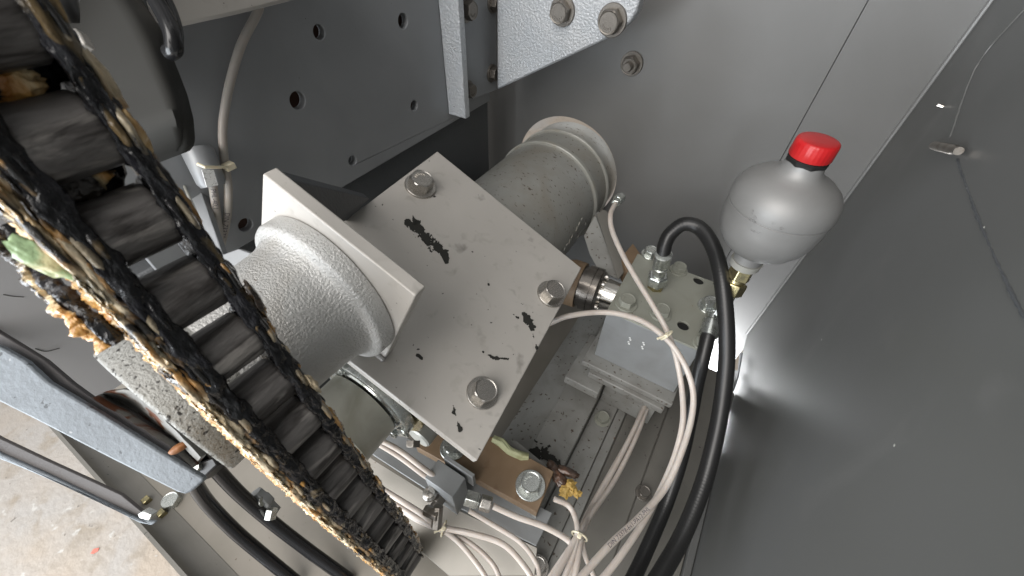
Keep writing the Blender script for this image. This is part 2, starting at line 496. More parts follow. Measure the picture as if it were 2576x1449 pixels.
# ---- back wall (plane y = YW), right wall (plane x = XW)
YW, XW = .743, .18
t = thing('back_wall', (-.1, YW, -.7), 'grey painted sheet metal wall with a round opening around the big drum', 'metal wall')
hole_c = V((-.300, YW, -.457))
hl = circ(hole_c + V((-.0055, 0, .0045)), (1, 0, 0), (0, 0, 1), .1180, 96)
outer = [V((-.75, YW, -1.1)), V((.1435, YW, -1.1)), V((.1435, YW, .6)), V((-.75, YW, .6))]
sx = X(2120, 120, y=YW).x
outer = [V((-.75, YW, -1.1)), V((sx - .0012, YW, -1.1)), V((sx - .0012, YW, .8)), V((-.75, YW, .8))]
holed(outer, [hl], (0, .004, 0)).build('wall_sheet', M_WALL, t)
MB().box((sx, YW, -.97), (XW + .012, YW + .004, .8)).build('corner_strip', M_WALL, t)
MB().box((sx - .03, YW + .0045, -1.0), (sx + .03, YW + .006, .8)).build('joint_backing', M_BLK, t)
pn = X(1590, 160, y=YW)
bolt(t, pn + V((0, -.0005, 0)), (0, -1, 0), .0150, 'dirty_nut', .3, name='nut')

t = tw_ = thing('side_wall', (XW, .3, -.9), 'dark grey sheet metal side wall filling the right of the picture', 'metal wall')
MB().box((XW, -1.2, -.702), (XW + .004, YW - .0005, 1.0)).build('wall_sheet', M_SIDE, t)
w = MB().tube([V((XW - .001, YW - .001, z)) for z in (-.70, 0, .8)], .0032, 10)
w.build('corner_seam', M_WALL, t)
pp = [X(2390, 345, x=XW), X(2458, 165, x=XW), X(2576, 25, x=XW), X(2680, -90, x=XW)]
MB().tube(spline(pp, 30), .0011, 8, lump=.0006, lscale=300).build('sealant_bead', M_SIDE, t)
w = MB().tube(spline([X(2408, 400, x=XW), X(2450, 520, x=XW), X(2500, 640, x=XW), X(2545, 735, x=XW), X(2590, 820, x=XW)], 60), .0009, 8, lump=.0009, lscale=180, seed=3)
w.build('sealant_crack', M_DARKSTEEL, t)
a, b = X(2350, 366, x=XW - .006), X(2412, 380, x=XW - .006)
MB().lathe(a, b - a, [(0, .0042), ((b - a).length * .82, .0044), ((b - a).length * .84, .0036), ((b - a).length, .0036)], 20).build('hinge_pin', M_STEELD, t)
a = X(2374, 268, x=XW)
MB().lathe(a, (-1, .2, .1), [(0, .0016), (.006, .0016)], 14).build('rivet', M_STEEL, t)

tk = thing('dark_edge_strip', X(1868, 940, x=XW - .01), 'short dark metal strip standing at the corner beside the thick hose', 'metal strip')
MB().prism([X(1863, 888, x=XW - .008), X(1869, 888, x=XW - .008), X(1858, 950, x=XW - .008), X(1846, 985, x=XW - .008), X(1846, 930, x=XW - .008), X(1858, 934, x=XW - .008)], (-.002, 0, 0)).build('strip', M_DARKSTEEL, tk)
# ---- cabinet floor with lip, long rails
ZT = -.70
t = thing('cabinet_floor', (-.3, .1, ZT - .004), 'cream grey sheet metal cabinet floor with a raised lip along its front edge', 'cabinet floor')
yl = X(377, 1316, z=ZT).y
outer = [V((-.85, yl, ZT)), V((-.06, yl, ZT)), V((-.06, YW - .002, ZT)), V((-.85, YW - .002, ZT))]
MB().prism(outer, (0, 0, -.003)).build('floor_sheet', M_TRAY, t)
outer = [V((-.059, yl, ZT)), V((XW - .001, yl, ZT)), V((XW - .001, .56, ZT)), V((.10, .56, ZT)), V((.10, YW - .002, ZT)), V((-.059, YW - .002, ZT))]
MB().prism(outer, (0, 0, -.003)).build('floor_sheet', M_RAILD, t)
# rolled lip
prof = [(yl + .030, ZT + .001), (yl + .014, ZT + .002), (yl + .004, ZT + .007), (yl - .001, ZT + .016), (yl - .001, ZT + .030), (yl - .006, ZT + .030), (yl - .0061, ZT - .02), (yl + .030, ZT - .02)]
MB().prism([V((-.85, y, z)) for y, z in prof], (XW + .849, 0, 0)).build('front_lip', M_RAILD, t)
for px, py, r in ((370, 1259, .0068), (408, 1292, .0068)):
    p = X(px, py, z=ZT + .004)
    MB().box(p - V((.005, .005, .005)), p + V((.005, .005, .006))).build('square_stud', M_BRASS, t, .001)
p = X(436, 1262, z=ZT)
bolt(t, p, (0, 0, 1), .013, 'zinc', .4, washer=False)
tr = thing('fixing_rail', (-.07, .3, ZT), 'grey painted channel rail with rust spots running back beside the brown block', 'rail')
zr = -.645
x1 = X(1331, 1129, z=zr).x; x2 = X(1521, 969, z=zr).x
MB().box((x1, .02, ZT + .0005), (x2, .70, zr)).build('channel', M_RAIL, tr, .0015)
x0 = x1 - .055
MB().prism([V((x1 - .0005, .05, zr - .006)), V((x0, .05, zr - .03)), V((x0, .60, zr - .03)), V((x1 - .0005, .60, zr - .006))], (0, 0, -.006)).build('sloped_flange', M_RAIL, tr, .001)
tb = thing('bolted_bar', (0, .3, ZT), 'grey flat bar with hex bolts lying beside the channel rail', 'flat bar')
zb = ZT + .02
x3 = X(1561, 1013, z=zb).x
MB().box((x2 + .001, -.02, ZT + .0005), (x3, .66, zb)).build('bar', M_RAIL, tb, .0015)
bolt(tb, X(1515, 1055, z=zb), (0, 0, 1), .0115, 'painted', .2, washer=True)
bolt(tb, X(1352, 1427, z=zb), (0, 0, 1), .0125, 'steel', .5, washer=True)
td = thing('flat_strip', (.03, .3, ZT), 'dull brown grey strip running back between the bolted bar and the long seam', 'metal strip')
x4 = X(1528, 1449, z=ZT).x
MB().box((x3 + .001, -.05, ZT + .0008), (x3 + .016, .62, ZT + .012)).build('strip', M_RAIL, td, .001)
MB().box((x3 + .018, -.10, ZT + .0008), (x4 - .001, .62, ZT + .005)).build('strip', M_RAILD, td, .001)
MB().box((x4 + .0008, -.10, ZT + .0008), (XW - .012, .60, ZT + .005)).build('strip', M_RAILD, td, .001)
bolt(td, X(1618, 1241, z=ZT + .005), (0, 0, 1), .010, 'dirty', .6, washer=True)
MB().box((XW - .011, -.10, ZT + .0008), (XW - .0008, .56, ZT + .014)).build('edge_angle', M_SIDE, td, .001)

# ---- perforated side plate (plane x = XB) and what is mounted on it
XB = -.42
for (px, py) in ((2067, 854), (1818, 1058), (2475, 573), (2250, 1120)):
    p = X(px, py, x=XW)
    MB().blob(p, (V((.0004, 0, 0)), V((0, .0012, .0004)), V((0, 0, .0009))), .4, 50, px, 2).build('paint_fleck', M_RING, tw_)
t = thing('perforated_plate', (XB, .2, -.3), 'slate grey steel plate with round drilled holes at upper left', 'steel plate')
zb1 = -.288
ye = X(1232, 240, x=XB).y
outer = [V((XB, .06, zb1)), V((XB, ye, zb1)), V((XB, ye, .5)), V((XB, .06, .5))]
hs = []
for px, py, rad in ((803, 81, 15), (749, 253, 19), (1014, 53, 15), (1042, 266, 11), (887, 404, 11), (618, 566, 15.5)):
    c = X(px, py, x=XB)
    dd = (M.transposed() @ c).y
    r = rad / 1000. * dd * (1.12)
    if c.z < zb1 + r: continue
    hs.append(circ(c, (0, 1, 0), (0, 0, 1), r, 28))
holed(outer, hs, (-.010, 0, 0)).build('plate', M_HOLEP, t, .0008)
MB().box((XB - .060, .08, -.27), (XB - .056, ye - .03, .45)).build('inner_plate', M_HOLEIN, t)
# beam below the plate
MB().box((XB - .055, .02, -.62), (XB - .012, X(1230, 330, x=XB - .012).y, zb1 + .02)).build('lower_beam', M_DARKSTEEL, t, .004)
c = X(618, 566, x=XB - .012)
MB().lathe(c + V((-.001, 0, 0)), (1, 0, 0), [(0, .010), (.0016, .010), (.0016, .0085), (.0002, .0082)], 24).build('hole_rim', M_HOLEP, t)
MB().lathe(c, (1, 0, 0), [(0, .0085), (.0008, .0085)], 24).build('hole', M_HOLEIN, t)
MB().box((XB - .16, X(1231, 330, x=XB - .012).y - .006, -.8), (XB - .056, X(1231, 330, x=XB - .012).y, .5)).build('end_web', M_DARKSTEEL, t)

# angle strip standing on the plate
t = thing('mounting_angle', (XB, .5, -.3), 'pale vertical steel angle bolted at the right end of the perforated plate', 'steel angle')
p1 = X(1125, 285, x=XB); p2 = X(1157, 285, x=XB + .0)
ya = X(1128, 283, x=XB).y
wv = .036
q = [V((XB, ya, -.30)), V((XB + .030, ya, -.30)), V((XB + .030, ya + .012, -.30)), V((XB, ya + .012, -.30))]
zs = X(1128, 287, x=XB).z
MB().prism([V((XB + .0005, ya, zs)), V((XB + .034, ya, zs)), V((XB + .034, ya, .5)), V((XB + .0005, ya, .5))], (0, .012, 0)).build('front_leg', M_BRK, t, .0012)
def sp_at(px, py, xx): return X(px, py, x=xx)
pl = [sp_at(1158, 262, XB + .016), sp_at(1250, 226, XB + .016), sp_at(1247, -80, XB + .016), sp_at(1146, -80, XB + .016)]
MB().prism(pl, (-.012, 0, 0)).build('side_leg', M_HOLEP, t, .001)
for px, py, r in ((1172, 24, .0125), (1240, 5, .0115), (1176, 226, .011), (1237, 184, .011)):
    bolt(t, X(px, py, x=XB + .0162), (1, 0, 0), r, 'dirty', .3, washer=True)

# cast bracket (parallel to the wall)
yc = X(1250, 226, x=XB + .03).y
t = thing('cast_bracket', X(1400, 100, y=yc), 'silver blue cast bracket with rounded corner and hex bolts at the top centre', 'cast bracket')
pix = [(1250, 226), (1300, 203), (1380, 166), (1460, 129), (1520, 101), (1560, 80), (1585, 56), (1602, 28), (1612, -10), (1616, -80), (1249, -80)]
MB().prism([X(a, b, y=yc) for a, b in pix], (0, .022, 0)).build('casting', M_BRK, t, .003)
bolt(t, X(1416, 28, y=yc), (0, -1, 0), .0145, 'dirty', .35, washer=True)
bolt(t, X(1541, 51, y=yc), (0, -1, 0), .0155, 'dirty', .1, washer=True)

# ================================================================== MAIN PLATE
NM = V((.40, 0, .914)).normalized()
P0 = X(1100, 770, d=.42)
def mp(px, py, off=0.): return on(px, py, NM, P0 + NM * off)
E1 = V((.914, 0, -.40)).normalized()
t = thing('mounting_plate', mp(1100, 770), 'beige grey square mounting plate with three hex bolts and black smears at the centre', 'mounting plate')
A_, B_, C_ = mp(1100, 380), mp(1463, 674), mp(1200, 1160)
Dv = mp(642, 723)
MB().prism([A_, B_, C_, Dv], -NM * .011).build('plate', M_PLATE, t, .0012)
for px, py, rot in ((1057, 470, .1), (1385, 741, .25), (1213, 989, .5)):
    bolt(t, mp(px, py), NM, .0128 if py > 900 else .0140 if py > 600 else .0150, 'steel', rot, washer=True)
# upright flange plate welded on it
P3 = mp(968, 902); yf = P3.y
f1, f2, f3 = X(660, 437, y=yf), X(1045, 745, y=yf), P3
f4 = P3 - E1 * (f2 - f1).length * 1.15
MB().prism([f1, f2, f3, f4], (0, .011, 0)).build('upright_plate', M_PLATE, t, .0012)
wd = [P3 + E1 * .001 + V((0, -.002, .001)) - E1 * s for s in [i * .0022 for i in range(14)]]
wm = MB()
for i, p in enumerate(wd[:-1]):
    wm.lathe(p, wd[i + 1] - p, [(-.0007, .0008), (0, .0022), (.0012, .0027), (.0024, .0024), (.0030, .0008)], 14)
wm.build('weld_bead', M_WELD, t)
# gusset behind the upright plate
g = [X(715, 444, y=yf + .011), mp(872, 556), mp(935, 505)]
g1 = X(735, 452, y=yf + .012); g2 = X(930, 500, d=(M.transposed() @ mp(925, 520, .002)).y)
g3 = mp(872, 556)
MB().prism([g1, g2, g3, X(800, 560, y=yf + .012)], -E1 * .010).build('gusset', M_DARKSTEEL, t, .001)
def seg_d(x, y, pl):
    best = 1e9
    for (ax_, ay_, w0), (bx_, by_, w1) in zip(pl, pl[1:]):
        dx, dy = bx_ - ax_, by_ - ay_
        t_ = max(0, min(1, ((x - ax_) * dx + (y - ay_) * dy) / (dx * dx + dy * dy + 1e-9)))
        w_ = w0 + (w1 - w0) * t_
        best = min(best, math.hypot(x - ax_ - dx * t_, y - ay_ - dy * t_) / w_)
    return best
def ragged(pl, thr, seed, name='dirt_smear', st=1.3, par=None, pn_=NM, pp_=P0, m_=None, asp=.35):
    xs_ = [p[0] for p in pl]; ys_ = [p[1] for p in pl]; w = max(p[2] for p in pl) * 1.8
    mb = MB(); cells = {}
    nx = int((max(xs_) - min(xs_) + 2 * w) / st); ny_ = int((max(ys_) - min(ys_) + 2 * w) / st)
    nn = V(pn_).normalized()
    if nn.dot(on(pl[0][0], pl[0][1], pn_, pp_)) > 0: nn = -nn
    for i in range(nx):
        for j in range(ny_):
            x = min(xs_) - w + i * st; y = min(ys_) - w + j * st
            d_ = seg_d(x, y, pl)
            if d_ > 1.8: continue
            # streaky noise drawn along the smear
            nz = noise.fractal(V((x * .045, y * .045, seed)), .75, 2.1, 4)
            if 1 - d_ + nz * .8 > thr: cells[(i, j)] = 1
    for (i, j) in cells:
        x = min(xs_) - w + i * st; y = min(ys_) - w + j * st
        q = [on(x + a_ * st, y + b_ * st, pn_, pp_) + nn * .0003 for a_, b_ in ((0, 0), (1, 0), (1, 1), (0, 1))]
        mb.add(q, [[0, 1, 2, 3]])
        for k_, (di, dj) in enumerate(((0, -1), (1, 0), (0, 1), (-1, 0))):
            if (i + di, j + dj) not in cells:
                a_, b_ = q[k_], q[(k_ + 1) % 4]
                mb.add([a_, b_, b_ - nn * .0003, a_ - nn * .0003], [[0, 1, 2, 3]])
    if mb.v: mb.build(name, m_ or M_DIRT, par or t, smooth=10)
ragged([(1026, 556, 13), (1042, 566, 17), (1060, 590, 20), (1084, 610, 21), (1104, 618, 15), (1122, 652, 11)], .42, 1)
ragged([(1038, 543, 6), (1044, 560, 7)], .35, 21)
ragged([(1318, 790, 10), (1332, 808, 17), (1336, 822, 13)], .48, 2)
ragged([(1338, 836, 10), (1345, 862, 9), (1352, 890, 8)], .80, 22)
ragged([(1290, 790, 10), (1304, 800, 9)], .80, 3)
ragged([(1216, 886, 8), (1240, 900, 9), (1278, 902, 9)], .92, 4)
ragged([(1140, 1020, 8), (1144, 1040, 8), (1156, 1080, 8)], .62, 5)
ragged([(1049, 893, 4), (1060, 901, 4)], .25, 7)
ragged([(1228, 714, 3), (1229, 716, 3)], .2, 8)

# ================================================================== CAST BEARING HOUSING
ca = V((-.245, 0, -.243))
t = thing('bearing_housing', (ca.x, .06, ca.z - .05), 'rough silver cast bearing barrel on the upright plate, behind the greasy chain', 'bearing housing')
yb = yf
def rough(t_, th): return 1 + .010 * noise.noise(V((math.cos(th) * 3, math.sin(th) * 3, t_ * 60)))
p0 = V((ca.x, yb - .0003, ca.z))
MB().lathe(p0, (0, -1, 0), [(0, .0665), (.0005, .068), (.0125, .0675), (.0145, .0662), (.0155, .0635), (.0164, .0606), (.0178, .0588), (.0200, .0576), (.0220, .0568), (.0240, .0558), (.027, .0550), (.033, .0545)], 96, rfun=rough).build('flange_rim', M_CAST, t, smooth=60)
MB().lathe(p0, (0, -1, 0), [(.0325, .0544), (.05, .0535), (.07, .0530), (.09, .0530), (.094, .0528)], 96, rfun=rough).build('barrel', M_CAST, t, smooth=60)
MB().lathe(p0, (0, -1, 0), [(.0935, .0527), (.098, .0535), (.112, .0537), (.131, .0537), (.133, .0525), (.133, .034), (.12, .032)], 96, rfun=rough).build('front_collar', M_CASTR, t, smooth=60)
try:
    pos = X(900, 838, y=yb - .023)
    text_flat('HEM', .011, X(903, 842, y=yb - .019), ray(916, 792) - ray(903, 842), V((-.6, 0, .8)), t, 'raised_letters', M_CAST, .0008)
except Exception as e:
    print('text', e)

# ================================================================== BIG DRUM (motor) through the wall
dc = V((-.300, 0, -.457)); RT = .108
t = thing('motor_drum', (dc.x, .5, dc.z - RT), 'large olive grey drum behind the plate passing through the wall opening', 'motor')
p0 = V((dc.x, .36, dc.z))
MB().lathe(p0, (0, 1, 0), [(0, RT * .97), (0, RT), (.27, RT), (.27, RT * .99), (.40, RT * .99)], 128).build('barrel', M_TUBE, t, smooth=50)
def ringm(y, r0, r1, w):
    return MB().lathe((dc.x, y, dc.z), (0, 1, 0), [(0, r0), (0, r1 - .0015), (.0015, r1), (w - .0015, r1), (w, r1 - .0015), (w, r0)], 128, caps=False)
ringm(.640, RT - .001, RT + .0045, .010).build('clamp_band', M_RING, t)
ringm(.702, RT - .004, RT + .0035, .007).build('end_ring', M_RING, t)
def cyl_hit(px, py, c, R_):
    r_ = ray(px, py)
    A = r_.x ** 2 + r_.z ** 2; B = -2 * (r_.x * c.x + r_.z * c.z); Cc = c.x ** 2 + c.z ** 2 - R_ * R_
    dsc = B * B - 4 * A * Cc
    return r_ * ((-B - math.sqrt(dsc)) / (2 * A)) if dsc > 0 else None
for row, (sx_, sy_, ex_, ey_) in enumerate(((1464, 548, 1421, 622), (1474, 560, 1430, 634))):
    for k in range(8):
        if (row, k) in ((0, 3), (1, 1)): continue
        f_ = k / 7.
        p = cyl_hit(sx_ + (ex_ - sx_) * f_, sy_ + (ey_ - sy_) * f_, dc, RT)
        q = cyl_hit(sx_ + (ex_ - sx_) * f_ - 3, sy_ + (ey_ - sy_) * f_ + 6 + 3 * (k % 3), dc, RT)
        if p and q:
            nn = (p - V((dc.x, p.y, dc.z))).normalized()
            MB().tube([p + nn * .0003, (p + q) / 2 + nn * .0005, q + nn * .0003], .0010, 8).build('stamped_mark', M_RING, t)
fb = [X(1468, 594, d=.72), X(1497, 540, d=.72), X(1531, 633, d=.71), X(1553, 702, d=.70), X(1507, 684, d=.70), X(1483, 641, d=.71)]
MB().prism(fb, V((.0, .016, .0))).build('foot', M_RAIL, t, .0012)
fb = [X(1500, 538, d=.712), X(1512, 542, d=.712), X(1565, 690, d=.69), X(1554, 706, d=.69)]
MB().prism(fb, V((.004, .02, .0))).build('foot_rib', M_RAILD, t, .0012)

# coupling between plate and valve block
t = thing('shaft_coupling', (-.12, .46, -.50), 'dark turned coupling with a polished shaft entering the green grey valve block', 'shaft coupling')
cc = X(1478, 724, d=.69); ce = X(1560, 752, d=.672)
ax = (ce - cc).normalized()
MB().lathe(cc - ax * .05, ax, [(0, .036), (.046, .036), (.046, .040), (.058, .040), (.058, .0365), (.060, .0365), (.060, .040), (.069, .040), (.070, .037), (.074, .035)], 64).build('collar', M_BLACKST, t)
MB().lathe(cc + ax * .024, ax, [(0, .023), (.040, .023)], 48).build('shaft', M_CHROME, t)
MB().lathe(cc - ax * .052, ax, [(0, .0345), (.02, .041), (.040, .0405)], 64).build('rusty_sleeve', M_BROWN, t)
for a in range(8):
    pa, pb, _ = frame(ax)
    th = a * math.pi / 4 + .3
    q = cc + ax * .024 + (pa * math.cos(th) + pb * math.sin(th)) * .029
    MB().lathe(q, ax, [(0, .0042), (.004, .0042), (.004, .002), (.002, .002)], 16).build('screw', M_STEEL, t)

# olive drum below the plate with bearing ring
oc = V((-.238, 0, -.400))
t = thing('gear_drum', (oc.x, .08, oc.z - .043), 'smooth olive steel drum in a ring below the front edge of the mounting plate', 'gear drum')
MB().lathe((oc.x, .098, oc.z), (0, -1, 0), [(0, .043), (.040, .043), (.0425, .041), (.043, .038)], 96).build('drum', M_OLIVE, t)
MB().lathe((oc.x, .112, oc.z), (0, -1, 0), [(0, .058), (.010, .058), (.0115, .057), (.0115, .052), (.0095, .0505), (.0095, .046), (.0115, .0445), (.0115, .043)], 96).build('bearing_ring', M_ZINC, t)
MB().lathe((oc.x, .125, oc.z), (0, -1, 0), [(0, .066), (.0095, .066), (.0105, .065), (.0105, .057)], 96).build('ring_flange', M_BRASS, t)
for th in (math.radians(112), math.radians(-14), math.radians(-60)):
    p = V((oc.x + math.cos(th) * .0535, .1002, oc.z + math.sin(th) * .0535))
    MB().lathe(p + V((0, .0002, 0)), (0, -1, 0), [(0, .0075), (.0022, .0075), (.0026, .0070), (.0026, .0055), (.001, .0050)], 28).build('plug', M_ZINC, t)
p = X(992, 1076, y=.097)
text_flat('HH', .006, p, ray(1016, 1062) - ray(992, 1076), V((-.3, 0, 1)), t, 'stamped_letters', M_INK, .0003)
# ring seat and its bolt, right of the ring
p = X(1062, 1090, y=.125)
MB().lathe(p, (0, -1, 0), [(-.03, .016), (.006, .016), (.008, .014), (.008, .005)], 40).build('seat', M_RING, t)
bolt(t, X(1040, 1108, y=.105), (.5, -.8, -.4), .0085, 'dirty', .3, washer=False)

# ================================================================== VALVE BLOCK
xa, xb2, y0, y1, zt_, zb_ = -.0735, .0655, .416, .567, -.455, -.574
t = thing('valve_block', (0, .49, zb_), 'green grey hydraulic valve block with bolts and two open ports', 'valve block')
pA = [V((xa, y0, zt_)), V((xb2, y0, zt_)), V((xb2, y1, zt_)), V((xa - .004, y1, zt_))]
holes = []
for px, py, r in ((1758, 706, .0085), (1719, 819, .0085)):
    c = X(px, py, z=zt_); holes.append(circ(c, (1, 0, 0), (0, 1, 0), r, 24))
holed(pA, holes, (0, 0, -.004)).build('top_plate', M_BLOCK, t, .0006)
for c_ in ((1758, 706), (1719, 819)):  # black discs painted in for the dark inside the open ports
    MB().lathe(X(c_[0], c_[1], z=zt_) - V((0, 0, .0041)), (0, 0, 1), [(0, .0084), (.0006, .0084)], 24).build('port_shade_disc', M_BLK, t)
MB().box((xa + .0005, y0 + .0006, zb_), (xb2 - .0005, y1 - .001, zt_ - .0043)).build('body', M_BLOCKF, t, .001)
for px, py, r, k in ((1635, 641, .012, 'zinc'), (1706, 681, .0115, 'painted'), (1575, 766, .0130, 'painted'), (1661, 790, .0125, 'painted'), (1783, 773, .0135, 'zinc'), (1768, 866, .011, 'painted')):
    bolt(t, X(px, py, z=zt_), (0, 0, 1), r, k, random.random(), washer=True)
# small chalk marks on the front
for px, py in ((1584, 858), (1618, 870)):
    for k in range(4):
        p = X(px - k * 1.6 + (k % 2) * 3, py + k * 5 - 8, y=y0 + .0004)
        MB().box(p - V((.0012, .0005, .0010)), p + V((.0016, .0003, .0012))).build('paint_mark', M_WHITE, t)
# seat under the block
t = thing('block_seat', (0, .45, -.62), 'grey steel ledge and riser under the valve block', 'steel seat')
MB().box((xa - .012, y0 - .022, zb_ - .012), (xb2 + .004, y1, zb_ - .0005)).build('ledge', M_RAIL, t, .0015)
MB().box((xa + .005, y0 - .030, zb_ - .026), (xb2 - .004, y1 - .02, zb_ - .0125)).build('ledge_lip', M_RAIL, t, .0015)
MB().box((xa - .028, y0 - .050, zb_ - .045), (xa + .034, y0 + .06, zb_ - .0265)).build('support_plate', M_RAIL, t, .0015)
MB().box((xa + .036, y0 - .012, ZT + .022), (xb2 - .012, y0 + .10, zb_ - .027)).build('riser', M_RAIL, t, .001)
MB().box((xa - .006, y0 - .030, ZT + .055), (xa + .0345, y0 + .10, zb_ - .0455)).build('riser', M_RAILD, t, .001)
# rusty bracket behind the block, left
t = thing('rusty_pad', X(1600, 640, z=zt_ - .01), 'rusty brown pad wedged behind the left corner of the valve block', 'metal pad')
MB().prism([X(1560, 650, z=zt_ - .012), X(1592, 612, z=zt_ - .012), X(1612, 640, z=zt_ - .012), X(1580, 690, z=zt_ - .012)], (0, 0, -.03)).build('pad', M_BROWN, t, .001)

# ================================================================== HOSES
def hose(name, cps, r, label, cat, m, group=None, n=200, seg=20, ridged=False, fitting=None, part='hose'):
    pts = spline(cps, n)
    t_ = thing(name, pts[-1], label, cat, group)
    mb = MB()
    if ridged: mb.tube(pts, lambda s: r * (1 + .010 * math.sin(s * n * math.pi / 1.5)), seg)
    else: mb.tube(pts, r, seg)
    mb.build(part, m, t_, smooth=60)
    return t_, pts
fb_ = X(1649, 722, z=zt_)
up = V((0, 0, 1))
d_ = .56
lean = (X(1669, 640, d=.575) - fb_)
L0 = lean.length; ld = lean.normalized()
HR = .0101
cps = [fb_ + ld * (L0 * .88), X(1674, 612, d=.575), X(1690, 585, d=.57), X(1722, 564, d=.56), X(1762, 575, d=.55), X(1795, 625, d=.535), X(1815, 700, d=.52), X(1826, 800, d=.515), X(1828, 900, d=.515),
       X(1818, 1000, d=.515), X(1800, 1100, d=.51), X(1768, 1220, d=.50), X(1718, 1345, d=.48), X(1660, 1449, d=.45), X(1600, 1540, d=.42)]
t, pts = hose('hydraulic_hose', cps, .0102, 'thick black hydraulic hose looping up from the valve block and down to the bottom edge', 'hose', M_RUBBER, n=420, ridged=True)
MB().lathe(fb_, ld, [(0, .013), (.010, .013), (.0105, .012)], 6).build('adapter', M_BRASS, t, .0008)
MB().lathe(fb_ + ld * .012, ld, [(0, .0155), (.018, .0155), (.0205, .0135), (.0205, .0095)], 6, ph=.4).build('hex_nut', M_ZINC, t, .0008)
MB().lathe(fb_ + ld * .032, ld, [(0, .0095), (.014, .0095), (.016, .0115), (.020, .0118), (.0215, .0100), (.024, .0122), (L0 - .034, .0126), (L0 - .032, .0128), (L0 - .0315, .0113)], 40).build('ferrule', M_ZINC, t)
q0 = X(1782, 822, z=zt_ + .012)
cps = [X(1790, 815, d=.545), X(1780, 850, d=.54), X(1766, 910, d=.54), X(1752, 970, d=.55), X(1735, 1060, d=.56), X(1712, 1160, d=.565), X(1675, 1270, d=.56), X(1628, 1380, d=.53), X(1590, 1460, d=.5), X(1540, 1550, d=.46)]
t, pts = hose('hydraulic_hose', cps, .0094, 'black hydraulic hose running straight down behind the clear tubes, half hidden by the thick one', 'hose', M_RUBBER, n=300, ridged=True)
dd = (pts[0] - pts[8]).normalized()
MB().lathe(pts[0] - dd * .006, dd, [(-.012, .0118), (.010, .0122), (.012, .010), (.020, .010)], 40).build('ferrule', M_ZINC, t)
MB().lathe(pts[0] + dd * .014, dd, [(0, .0135), (.016, .0135), (.018, .012)], 6, ph=.2).build('hex_nut', M_ZINC, t, .0008)

# ================================================================== ACCUMULATOR
A0 = X(1881, 652, d=.50)
za = V((0, 0, 1)); LA = .1535
print('accumulator axis', za, LA)
t = thing('accumulator', A0 - za * .03, 'silver ball shaped pressure accumulator with a red screw cap', 'accumulator')
sc_ = LA / .1535
prof = [(-.001, .0165), (.0125, .0170), (.0155, .0220), (.0195, .0300), (.0275, .0395), (.038, .0470), (.051, .0516), (.065, .0532), (.0795, .0535), (.0802, .0526), (.0816, .0526), (.0824, .0542),
        (.090, .0543), (.098, .0524), (.1055, .0478), (.1120, .0400), (.1165, .0315), (.1200, .0250), (.1245, .0203), (.130, .0186), (.134, .0182)]
prof = [(a * sc_, r * sc_ * 1.0) for a, r in prof]
MB().lathe(A0, za, prof, 96).build('vessel', M_SILVER, t, smooth=50)
MB().lathe(A0 + za * .1320 * sc_, za, [(0, .0185 * sc_), (.001, .0200 * sc_), (.006, .0204 * sc_), (.0070, .0198 * sc_)], 8, ph=.3).build('seal_ring', M_RUBBER, t, .0012)
def ribs(t_, th): return 1 + .004 * (1 if math.sin(th * 30) > 0 else -1)
MB().lathe(A0 + za * .1389 * sc_, za, [(0, .0192 * sc_), (.001, .0199 * sc_), (.0145 * sc_, .0195 * sc_), (.0168 * sc_, .0186 * sc_), (.0176 * sc_, .0168 * sc_), (.0173 * sc_, .006)], 120, rfun=ribs).build('cap', M_RED, t, smooth=50)
vd = -A0.normalized()
MB().lathe(A0, za, [(-.0115 * sc_, .0150 * sc_), (-.010 * sc_, .0175 * sc_), (-.0005, .0185 * sc_)], 40).build('stub', M_RING, t)
B0 = X(1838, 730, d=.525)
bx = (A0 - B0).normalized()
sA = A0 - bx * .0125
MB().lathe(sA, -bx, [(0, .0135), (.0015, .0148), (.015, .0148), (.0165, .0135)], 6, ph=.25).build('hex_nut', M_BRASS, t, .0008)
MB().lathe(sA - bx * .0165, -bx, [(0, .0110), (.004, .0110)], 30).build('thread', M_BRASS, t)
MB().lathe(sA - bx * .0205, -bx, [(0, .0140), (.0015, .0155), (.017, .0155), (.019, .0135)], 6, ph=.6).build('hex_nut', M_BRASS, t, .0008)
MB().lathe(sA - bx * .0395, -bx, [(0, .0095), (.035, .0095)], 30).build('pipe', M_ZINC, t)
# stamped characters on the vessel
for k, (ch_, px, py) in enumerate((('L', 1886, 545), ('8', 1892, 562), ('3', 1889, 573), ('H', 1899, 588), ('o', 1897, 540), ('u', 1940, 562), ('n', 1962, 570), ('2', 1888, 535))):
    # ray / vessel hit (approximate as cylinder of the widest radius)
    r_ = ray(px, py); best = None
    for i in range(400):
        q = r_ * (.30 + i * .0005)
        tt = (q - A0).dot(za); rad = ((q - A0) - za * tt).length
        for (a0, r0), (a1, r1) in zip(prof, prof[1:]):
            if a0 <= tt <= a1 and rad <= r0 + (r1 - r0) * (tt - a0) / max(1e-6, a1 - a0):
                best = q; break
        if best: break
    if best:
        nn = ((best - A0) - za * (best - A0).dot(za)).normalized()
        rt = nn.cross(za) * -1
        upv = za
        text_flat(ch_, .0075, best + nn * .0001, za * -.9 + rt * .3, rt, t, 'stamped_character', M_SILVER, .0007) if k % 2 == 0 else text_flat(ch_, .006, best + nn * .0001, rt, za, t, 'stamped_character', M_SILVER, .0006)
q = X(1968, 484, d=.30)

# ================================================================== NYLON TUBES
def ny(cps, label, r=.0031, m=None, n=120, name='nylon_tube', group=None, seg=14):
    pts = spline(cps, n)
    mb = MB().tube(pts, r, seg)
    o = mb.build(name, m or M_NYLON, loc=pts[-1], smooth=60)
    tag(o, label, 'plastic tube', group)
    return o, pts
def P(px, py, d): return X(px, py, d=d)
